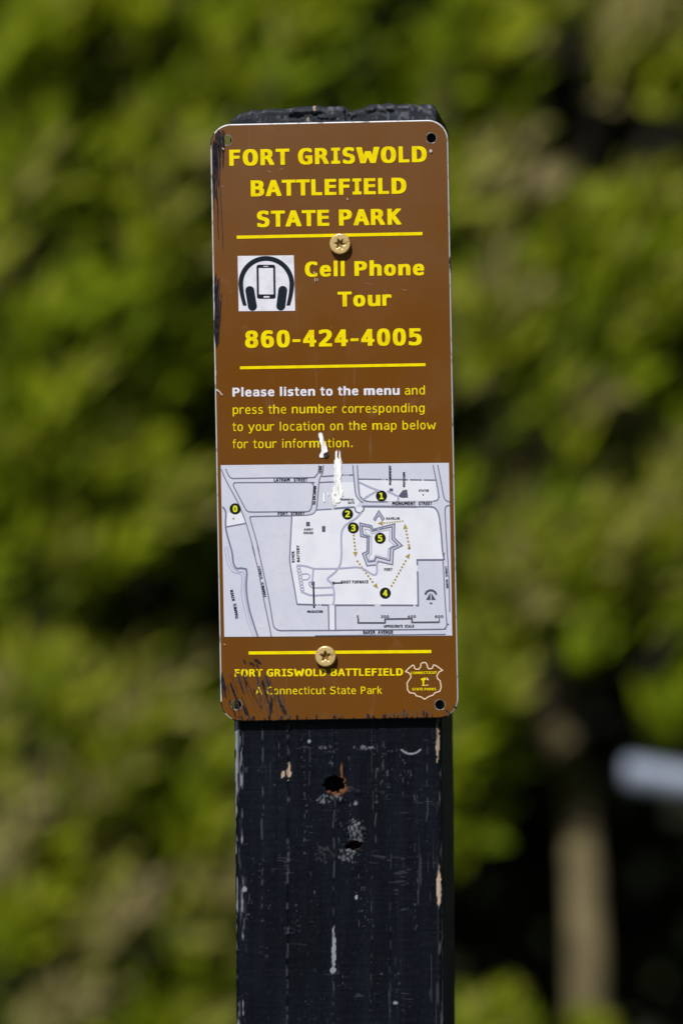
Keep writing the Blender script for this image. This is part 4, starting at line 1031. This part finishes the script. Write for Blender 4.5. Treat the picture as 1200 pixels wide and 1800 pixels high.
def leaves_mesh(name, pos, d, nrm, L, Wd, tint):
    """one mesh of folded pointed leaves: arrays of base, direction, face normal, length, width, tint"""
    n = len(pos)
    d = d / np.linalg.norm(d, axis=1, keepdims=True)
    side = np.cross(d, nrm); side /= np.linalg.norm(side, axis=1, keepdims=True) + 1e-9
    up = np.cross(side, d)
    L = L[:, None]; Wd = Wd[:, None]
    v = np.empty((n, 4, 3))
    v[:, 0] = pos
    v[:, 1] = pos + d * L * 0.45 + side * Wd * 0.5 + up * Wd * 0.16
    v[:, 2] = pos + d * L
    v[:, 3] = pos + d * L * 0.45 - side * Wd * 0.5 + up * Wd * 0.16
    me = bpy.data.meshes.new(name)
    me.vertices.add(n * 4); me.vertices.foreach_set('co', v.ravel())
    base = np.arange(n)[:, None] * 4
    tri = np.concatenate([base + np.array([0, 1, 2]), base + np.array([0, 2, 3])], 1).reshape(-1)
    me.loops.add(n * 6); me.loops.foreach_set('vertex_index', tri.astype(np.int32))
    me.polygons.add(n * 2); me.polygons.foreach_set('loop_start', (np.arange(n * 2) * 3).astype(np.int32))
    me.update(calc_edges=True)
    at = me.attributes.new('tint', 'FLOAT', 'POINT')
    at.data.foreach_set('value', np.repeat(np.clip(tint, 0, 1), 4).astype(np.float32))
    return me

YB = 2.2                                        # distance of the shrub's sunny face behind the sign
KB = PXM * DIST / (DIST + YB)
def GX(px): return (px - 600) / KB
def GZ(py): return ZC + (900 - py) / KB
# gaps in the leaf wall (photo x, y, half-width, half-height, strength)
GAPS = [(195, 118, 42, 48, .75), (325, 128, 48, 70, .95), (360, 245, 55, 45, .7), (70, 220, 38, 45, .6), (690, 50, 75, 45, .8), (640, 130, 50, 40, .5), (900, 20, 60, 60, 1),
        (985, 140, 62, 85, 1), (1040, 285, 130, 78, 1), (1150, 300, 75, 55, .85), (950, 245, 58, 70, 1), (1180, 420, 35, 75, .7), (50, 490, 40, 75, .75), (250, 590, 55, 42, .8), (325, 555, 35, 50, .7),
        (350, 770, 55, 55, .9), (200, 700, 40, 25, .4), (850, 725, 45, 50, .9), (1130, 665, 55, 35, .8), (1085, 800, 60, 45, .85), (905, 800, 60, 45, .6), (830, 905, 40, 30, .5),
        (100, 1080, 34, 62, .85), (115, 1290, 80, 30, .95), (20, 1265, 45, 28, .8), (300, 1375, 45, 55, .8), (350, 1225, 30, 75, .6), (315, 1570, 32, 75, .9), (22, 1690, 65, 45, 1),
        (240, 1688, 65, 26, .75), (250, 1060, 26, 40, .5), (385, 1150, 26, 70, .6), (200, 905, 30, 40, .35),
        (1085, 1175, 75, 65, .95), (950, 1235, 60, 85, 1), (1010, 1340, 130, 130, 1), (960, 1560, 175, 230, 1), (1150, 1560, 130, 250, 1), (1160, 1420, 120, 110, 1), (820, 1480, 45, 130, .8), (840, 1650, 60, 90, .9),
        (1130, 1760, 90, 70, .8), (945, 1700, 50, 60, .9)]
# leafy sprays standing forward, in the sun (photo x, y, half-width, half-height, count, tint)
BRIGHT = [(60, 110, 60, 50, 9, .6), (150, 75, 45, 50, 6, .6), (265, 50, 55, 50, 8, .7), (375, 125, 40, 60, 7, .6), (150, 20, 60, 30, 4, .8), (240, 290, 60, 60, 7, .65), (60, 330, 50, 60, 5, .6), (310, 345, 45, 70, 10, .85),
          (265, 460, 60, 70, 10, .65), (150, 560, 60, 50, 7, .55), (25, 425, 25, 50, 5, .9), (40, 630, 40, 60, 5, .5), (140, 740, 70, 60, 7, .6), (290, 680, 40, 40, 4, .55), (60, 820, 60, 60, 6, .6), (200, 830, 70, 40, 5, .6), (280, 900, 60, 50, 7, .8), (160, 985, 60, 50, 7, .6), (40, 960, 40, 70, 6, .6),
          (40, 1180, 50, 60, 5, .75), (110, 1215, 60, 35, 8, .6), (250, 1240, 50, 55, 9, .75), (215, 1330, 40, 70, 10, .75), (170, 1430, 60, 60, 6, .8), (60, 1420, 50, 60, 6, .95), (55, 1600, 60, 30, 9, .6), (205, 1590, 35, 50, 5, .95), (110, 1755, 70, 50, 10, .85), (280, 1770, 60, 30, 6, .6), (390, 1330, 22, 90, 9, .75), (375, 1540, 25, 80, 6, .8), (385, 1700, 25, 60, 5, .75), (340, 1440, 30, 40, 4, .6),
          (560, 60, 60, 60, 8, .6), (480, 140, 50, 40, 5, .6), (820, 170, 40, 80, 9, .7), (875, 75, 45, 50, 9, .7), (800, 60, 30, 50, 4, .6), (1080, 95, 60, 35, 10, .9), (1165, 125, 40, 60, 10, .75), (1160, 30, 50, 30, 7, .85), (860, 230, 50, 60, 6, .5), (815, 320, 40, 40, 5, .85), (870, 365, 45, 30, 7, 1.0),
          (955, 430, 60, 45, 12, .6), (1080, 400, 60, 30, 9, .75), (1110, 470, 50, 60, 9, .7), (1010, 520, 60, 60, 9, .6), (870, 500, 50, 50, 6, .55), (880, 590, 45, 60, 9, .75), (1120, 570, 60, 50, 9, .7), (1000, 620, 60, 50, 7, .6), (820, 560, 30, 60, 5, .95), (1020, 720, 50, 45, 7, .9), (940, 690, 40, 30, 4, .6), (1160, 850, 50, 50, 9, .75), (1160, 740, 50, 30, 4, .6), (960, 870, 40, 40, 5, .55), (1000, 960, 80, 45, 12, .75), (1150, 960, 70, 50, 11, .8), (860, 990, 60, 60, 9, .85), (860, 1060, 45, 60, 8, .8), (830, 1200, 35, 70, 9, .7), (850, 1130, 30, 40, 5, .6),
          (995, 1145, 36, 30, 8, .6), (1140, 1225, 36, 20, 4, .6), (865, 1300, 36, 30, 5, .5), (805, 1400, 28, 50, 4, .55), (1190, 1090, 30, 30, 4, .6)]

def gap_at(x, z):
    px = 600 + x * KB; py = 900 - (z - ZC) * KB
    g = np.zeros_like(px)
    wob = (vnoise(px + 3000, py + 3000, 40, 40, 77) - 0.5) * 0.5
    for (a, b, rx, ry, s) in GAPS:
        q = np.hypot((px - a) / (rx * 1.12), (py - b) / (ry * 1.12)) + wob
        s_ = s * 0.85 if a < 420 else s
        g = np.maximum(g, s_ * (1 - sstep(q, 0.65, 1.2)))
    return g

def sprays(centers, lengths, dirs, tints, nl=12, leaf=(0.036, 0.0108), gaps=False):
    """leafy shoots: returns leaf arrays and the twig axes"""
    P_, D_, N_, L_, W_, T_ = [], [], [], [], [], []
    n = len(centers)
    dirs = dirs / np.linalg.norm(dirs, axis=1, keepdims=True)
    ref = np.tile(np.array([0.0, -1, 0.2]), (n, 1))
    s1 = np.cross(dirs, ref); s1 /= np.linalg.norm(s1, axis=1, keepdims=True)
    s2 = np.cross(s1, dirs)
    sun = np.array(SUN)
    for k in range(nl):
        t = (k + rng.random(n)) / nl
        an = k * 2.4 + rng.random(n) * 0.9
        out = s1 * np.cos(an)[:, None] + s2 * np.sin(an)[:, None]
        bend = np.stack([np.zeros(n), np.zeros(n), -(t ** 2) * lengths * 0.22], 1)
        p = centers + dirs * ((t - 0.5) * lengths)[:, None] + bend + out * 0.002
        d = dirs * (0.75 + 0.4 * t)[:, None] + out * 0.5 + rng.normal(0, .18, (n, 3))
        nn = 0.85 * sun + 0.45 * out + dirs * 0.2 + rng.normal(0, .33, (n, 3))
        nn /= np.linalg.norm(nn, axis=1, keepdims=True)
        P_.append(p); D_.append(d); N_.append(nn)
        sz = rng.uniform(.7, 1.25, n) * (1.08 - 0.45 * t)
        L_.append(leaf[0] * sz); W_.append(leaf[1] * sz * rng.uniform(.85, 1.2, n))
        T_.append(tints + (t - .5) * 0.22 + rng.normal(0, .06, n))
    arr = [np.concatenate(q) for q in (P_, D_, N_, L_, W_, T_)]
    if gaps:
        k = rng.random(len(arr[0])) > gap_at(arr[0][:, 0], arr[0][:, 2]) * 1.05
        arr = [q[k] for q in arr]
    return arr

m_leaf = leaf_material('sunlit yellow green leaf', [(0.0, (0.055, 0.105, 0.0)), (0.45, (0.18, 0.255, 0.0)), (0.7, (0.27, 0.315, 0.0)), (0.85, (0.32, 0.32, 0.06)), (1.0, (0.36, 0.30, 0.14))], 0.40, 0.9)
m_bark = speckle(material('grey brown bark', (0.032, 0.025, 0.014), 0.9), (0.018, 0.013, 0.007), 60.0, 0.4, 0.7)

def foliage_for(x0, x1, z0, z1, n, dark_base=0.0, seed=1, ymin=1.98, ymax=2.5, use_gaps=True, zmax_fn=None):
    r = np.random.default_rng(seed)
    x = r.uniform(x0, x1, n); z = r.uniform(z0, z1, n); y = r.uniform(ymin, ymax, n)
    px = 600 + x * KB; py = 900 - (z - ZC) * KB
    bulge = (vnoise(x + 9, z + 9, 0.16, 0.2, seed + 5) - 0.5) * 0.22
    y = y + bulge
    keep = np.ones(n, bool)
    if use_gaps:
        inframe = (np.abs(px - 600) < 640) & (np.abs(py - 900) < 960)
        keep &= r.random(n) > gap_at(x, z) * 1.02
        # shoots stand in slanting streaks, thinner between them
        al = px * 0.42 - py * 0.91; ac = px * 0.91 + py * 0.42
        st = vnoise(ac + 9000, al + 9000, 62, 230, seed + 60) * 0.7 + vnoise(ac + 9000, al + 9000, 30, 110, seed + 61) * 0.3
        keep &= (r.random(n) < 0.30 + 0.65 * sstep(st, 0.35, 0.62)) | ~inframe
    # the crown thins towards its outline
    return x[keep], y[keep], z[keep]

def bright_for(x0, x1, seed):
    r = np.random.default_rng(seed)
    X, Y, Z, T = [], [], [], []
    for (a, b, rx, ry, n, t) in BRIGHT:
        gx = GX(a)
        if not (x0 <= gx < x1):
            continue
        n = int(n * 2.2)
        uu = r.normal(0, ry * .72, n); vv = r.normal(0, rx * .34, n)
        X.append(GX(a + uu * .42 + vv * .91)); Z.append(GZ(b - uu * .91 + vv * .42))
        Y.append(r.uniform(1.90, 2.04, n)); T.append(np.full(n, t))
    return [np.concatenate(q) for q in (X, Y, Z, T)]

def make_crown(x0, x1, z0, z1, n, seed, root, stem_base, extra_mask=None, lean=0.42):
    r = np.random.default_rng(seed + 100)
    x, y, z = foliage_for(x0, x1, z0, z1, n, seed=seed)
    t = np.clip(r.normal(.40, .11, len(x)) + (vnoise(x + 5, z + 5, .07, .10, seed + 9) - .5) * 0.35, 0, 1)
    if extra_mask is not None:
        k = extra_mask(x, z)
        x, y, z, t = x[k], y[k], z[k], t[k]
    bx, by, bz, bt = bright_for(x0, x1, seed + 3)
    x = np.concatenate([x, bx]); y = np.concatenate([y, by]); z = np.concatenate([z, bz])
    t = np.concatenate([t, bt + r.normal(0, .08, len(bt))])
    m = len(x)
    dirs = np.stack([r.normal(lean, .25, m), r.normal(-.28, .3, m), r.normal(.85, .25, m)], 1)
    c = np.stack([x, y, z], 1)
    ln = r.uniform(.06, .115, m)
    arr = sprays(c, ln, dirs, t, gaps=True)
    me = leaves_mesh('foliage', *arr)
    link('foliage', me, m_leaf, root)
    # twigs and stems that carry the sprays
    mb = MB()
    dn = dirs / np.linalg.norm(dirs, axis=1, keepdims=True)
    tg = gap_at(c[:, 0], c[:, 2])
    for i in range(0, m, 4):
        if tg[i] > .25: continue
        a = c[i] - dn[i] * ln[i] * 0.8; b = c[i] + dn[i] * ln[i] * 0.3
        mb.tube([a, b], [0.0022, 0.0012], 3, 0, False)
    ns = 6
    for i in range(ns):
        tx_ = x0 + (x1 - x0) * (i + .5) / ns + r.uniform(-.05, .05)
        p0 = Vector(stem_base(i))
        pts = []
        for k in range(9):
            s = k / 8
            pts.append((p0.x + (tx_ - p0.x) * s ** 1.3 + r.uniform(-.012, .012), p0.y + (2.58 - p0.y) * s + r.uniform(-.02, .02), p0.z + (z1 - .15 - p0.z) * s))
        mb.tube(pts, [0.011 * (1 - .75 * k / 8) for k in range(9)], 6)
    mb.build('stems', m_bark, root, True)

def copy_tree(o, parent=None):
    c = o.copy(); C.objects.link(c)
    if parent is not None:
        c.parent = parent
    for ch in o.children:
        copy_tree(ch, c)
    return c

XS = GX(690)                                     # where the shrub on the left meets the little tree on the right
shrub = tag(empty('shrub', (0, 0, 0)), 'tall leafy yellow green shrub behind and left of the sign', 'shrub', 'leafy shrubs in a row behind the sign')
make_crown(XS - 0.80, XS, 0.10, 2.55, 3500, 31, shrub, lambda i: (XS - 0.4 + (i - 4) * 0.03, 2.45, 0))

tree = tag(empty('small_tree', (0, 0, 0)), 'small leafy tree right of the sign with a pale tan trunk low in the gap', 'tree', 'small leafy trees in a row behind the sign')
def crown_mask(x, z):
    px = 600 + x * KB; py = 900 - (z - ZC) * KB
    low = np.interp(px, [690, 800, 870, 900, 1000, 1100, 1200, 1500, 2600], [1500, 1500, 1330, 1200, 1160, 1150, 1270, 1300, 1300])
    return py < low
TX = GX(1020)
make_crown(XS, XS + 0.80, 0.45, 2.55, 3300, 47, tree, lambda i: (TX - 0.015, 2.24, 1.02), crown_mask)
mb = MB()
trunk_pts = [(GX(1012), 1.86, -0.02), (GX(1010), 1.88, 0.55), (GX(1008), 1.90, GZ(1700)), (GX(1006), 1.92, GZ(1570)), (GX(1004), 2.01, GZ(1440)), (GX(998), 2.14, GZ(1340)), (GX(970), 2.26, GZ(1250)), (GX(950), 2.30, GZ(1100)), (GX(930), 2.46, 1.5), (GX(900), 2.52, 2.1)]
mb.tube(smooth(trunk_pts, 3), [0.0145 - 0.00025 * i for i in range(28)], 14)
m_trunk = speckle(material('pale tan trunk bark', (0.14, 0.11, 0.05), 0.9), (0.06, 0.045, 0.02), 45.0, 0.42, 0.68, (1, 1, .35))
mb.build('trunk', m_trunk, tree, True)

# neighbours on either side, outside the frame from here
for src, xs, labels in ((shrub, (-0.82, -1.64), ('leafy yellow green shrub next along to the left, outside the frame', 'farthest left leafy yellow green shrub of the row')),
                        (tree, (0.82, 1.64), ('small leafy tree next along to the right, outside the frame', 'farthest right small leafy tree of the row'))):
    for dx, lb in zip(xs, labels):
        o = copy_tree(src)
        o.location.x = dx
        o['label'] = lb

# low bright clump under the dark gap
low = tag(empty('low_shrub', (0, 0, 0)), 'low bright green clump at the bottom edge below the dark gap right of the post', 'shrub')
r = np.random.default_rng(8)
cs = []
for (px, py, n) in ((850, 1800, 20), (870, 1785, 8), (1025, 1825, 10), (930, 1920, 14), (1130, 1960, 20), (800, 1880, 20), (980, 1930, 12)):
    cs.append(np.stack([GX(px + r.normal(0, 24, n)) * .935, r.uniform(1.74, 1.84, n), ZC + (GZ(py + r.normal(0, 16, n)) - ZC) * .935], 1))
n = 420
cs.append(np.stack([r.uniform(0.05, 0.45, n), r.uniform(1.65, 1.9, n), r.uniform(0.05, GZ(1960), n)], 1))
cs = np.concatenate(cs)
dirs = np.stack([r.normal(.2, .4, len(cs)), r.normal(-.3, .3, len(cs)), r.normal(.8, .25, len(cs))], 1)
arr = sprays(cs, r.uniform(.028, .05, len(cs)), dirs, np.clip(r.normal(.6, .12, len(cs)), 0, 1), 12, (0.02, 0.008))
link('foliage', leaves_mesh('foliage', *arr), m_leaf, low)
mb = MB()
for i in range(14):
    x = 0.06 + i * 0.028
    mb.tube([(0.22 + (x - .22) * .5, 1.80, 0), (x, 1.79, 0.4), (x + .01, 1.78, 0.74)], [.006, .004, .002], 5)
mb.build('stems', m_bark, low, True)

# dark evergreen hedge deep behind the gaps
hedge = tag(empty('hedge', (0, 3.3, 0)), 'dark evergreen hedge in deep shade behind the gaps in the leaves', 'hedge')
n = 170000
hx = rng.uniform(-3.2, 3.2, n); hz = rng.uniform(0.02, 2.7, n)
hy = rng.uniform(-0.35, 0.6, n) + (vnoise(hx + 9, hz + 9, .3, .3, 61) - .5) * .3
pos = np.stack([hx, hy, hz], 1)
hd = np.stack([rng.normal(0, .6, n), rng.normal(-.5, .4, n), rng.normal(.1, .6, n)], 1)
hn = rng.normal(0, .6, (n, 3)) + np.array([0, -.5, .5])
hn /= np.linalg.norm(hn, axis=1, keepdims=True)
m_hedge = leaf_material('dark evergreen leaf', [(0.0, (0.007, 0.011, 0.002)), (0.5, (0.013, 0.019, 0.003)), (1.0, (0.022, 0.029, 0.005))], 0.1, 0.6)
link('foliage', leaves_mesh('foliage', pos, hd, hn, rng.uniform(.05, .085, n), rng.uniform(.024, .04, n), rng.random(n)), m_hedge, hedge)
mb = MB()
for i in range(26):
    x = -3.0 + i * 0.24 + rng.uniform(-.05, .05)
    mb.tube([(x, 0.1, 0), (x + rng.uniform(-.1, .1), 0.15, 1.2), (x + rng.uniform(-.2, .2), 0.1, 2.5)], [.025, .018, .006], 6)
mb.build('stems', m_bark, hedge, True)

# pale rail seen in the dark gap
fence = tag(empty('rail_fence', (0, 0, 0)), 'pale blue grey metal rail ending in the dark gap right of the post', 'fence')
m_rail = speckle(material('pale blue grey metal paint', (0.22, 0.255, 0.34), 0.5), (0.13, 0.155, 0.21), 30.0, 0.45, 0.7)
mb = MB()
zr = GZ(1336)
mb.tube([(GX(1090) * .95, 1.85, zr + .002), (GX(1096) * .95, 1.85, zr + .002), (GX(1200), 1.85, zr - .006), (1.3, 1.85, zr - .06), (2.6, 1.85, zr - .12)], [0.007, 0.0105, 0.0105, 0.0105, 0.0105], 12)
mb.build('rail', m_rail, fence, True)
for x in (0.62, 1.5, 2.4):
    mb = MB()
    mb.tube([(x, 1.85, -.02), (x, 1.85, zr - .024)], 0.014, 10)
    mb.build('fence_post', m_rail, fence, True)
